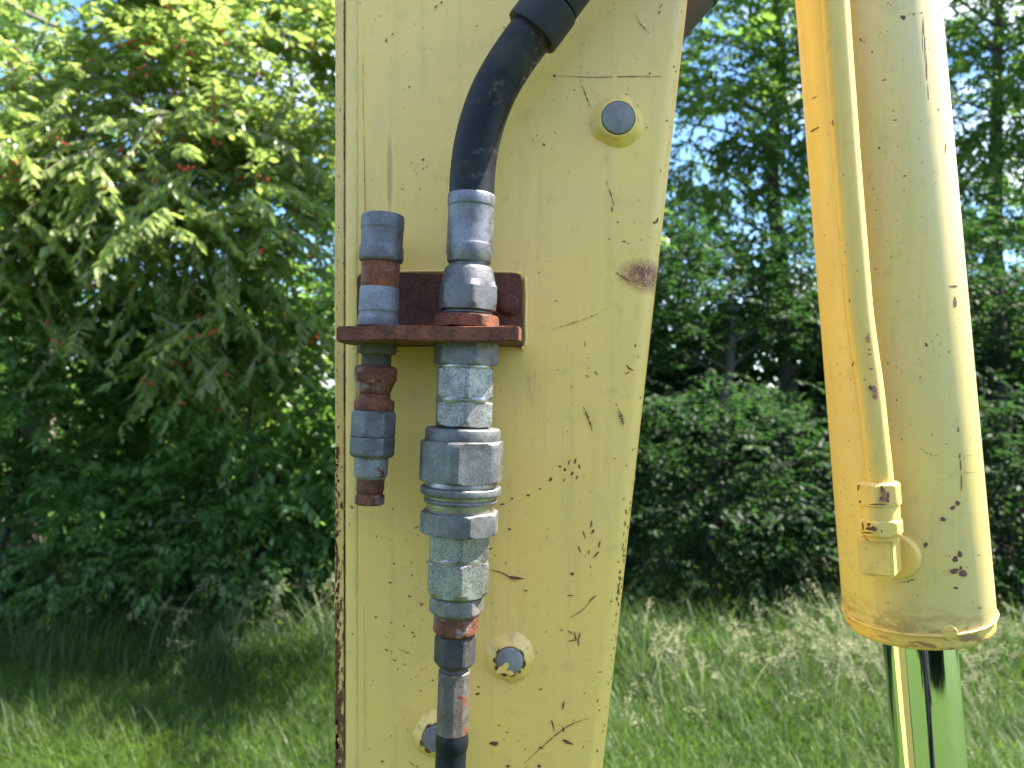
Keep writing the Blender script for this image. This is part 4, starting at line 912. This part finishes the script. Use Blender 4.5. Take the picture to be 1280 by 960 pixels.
eb = [(0, 1), (1, 2), (2, 3), (3, 4), (4, 5), (5, 6), (2, 7), (7, 8), (8, 9), (2, 10), (10, 11), (11, 12), (0, 13), (13, 14), (14, 15), (15, 16), (0, 17), (17, 18), (18, 19), (19, 20)]
rb = [(.15, .11), (.14, .10), (.17, .11), .06, .055, .078, .065, .06, .045, .03, .06, .045, .03, .09, .06, .045, .04, .09, .06, .045, .04]
skinned('body', vb, eb, rb, M_cloth, pr0)
hd = add('head', fixn(lathe(Vector((X0, Y0+.05, 1.60)), Vector((1, 0, 0)), Vector((0, 1, 0)), Vector((0, 0, 1)), [(0, .035), (.02, .06), (.07, .082), (.13, .088), (.18, .080), (.215, .05), (.228, .01)], 32)), M_skin, pr0, 80)
add('nose', fixn(mesh_np('nose', [(X0-.014, Y0+.132, 1.69), (X0+.014, Y0+.132, 1.69), (X0, Y0+.158, 1.692), (X0, Y0+.134, 1.735), (X0, Y0+.12, 1.685)], [(0, 2, 3), (2, 1, 3), (0, 4, 2), (4, 1, 2)])), M_skin, hd)
add('hair', fixn(lathe(Vector((X0, Y0+.035, 1.735)), Vector((1, 0, 0)), Vector((0, 1, 0)), Vector((0, 0, 1)), [(0, .088), (.05, .092), (.085, .078), (.105, .04), (.11, .005)], 32, wob=.02)), M_hair, hd, 80)
for sgn in (-1, 1):
    w0_ = Vector((X0-.01+sgn*.09, Y0+.27, 1.44)); hp = [tuple(w0_), tuple(w0_+Vector((-sgn*.005, .04, .05))), tuple(w0_+Vector((-sgn*.01, .06, .10)))]
    vv = list(hp); ee = [(0, 1), (1, 2)]; rad = [.026, .034, .034]
    for f_ in range(4):
        b = len(vv); bx_ = -sgn*(.028-.018*f_); L4 = (.060, .072, .068, .052)[f_]
        vv += [tuple(Vector(hp[2])+Vector((bx_, .005, .015))), tuple(Vector(hp[2])+Vector((bx_*1.2, .02, .015+L4*.5))), tuple(Vector(hp[2])+Vector((bx_*1.2-sgn*.012, .03, .015+L4*.85)))]
        ee += [(2, b), (b, b+1), (b+1, b+2)]; rad += [.0095, .009, .008]
    b = len(vv); vv += [tuple(Vector(hp[1])+Vector((-sgn*.035, .01, .02))), tuple(Vector(hp[1])+Vector((-sgn*.055, .02, .05)))]; ee += [(1, b), (b, b+1)]; rad += [.012, .010]
    skinned('hand', vv, ee, rad, M_skin, pr0, 1)
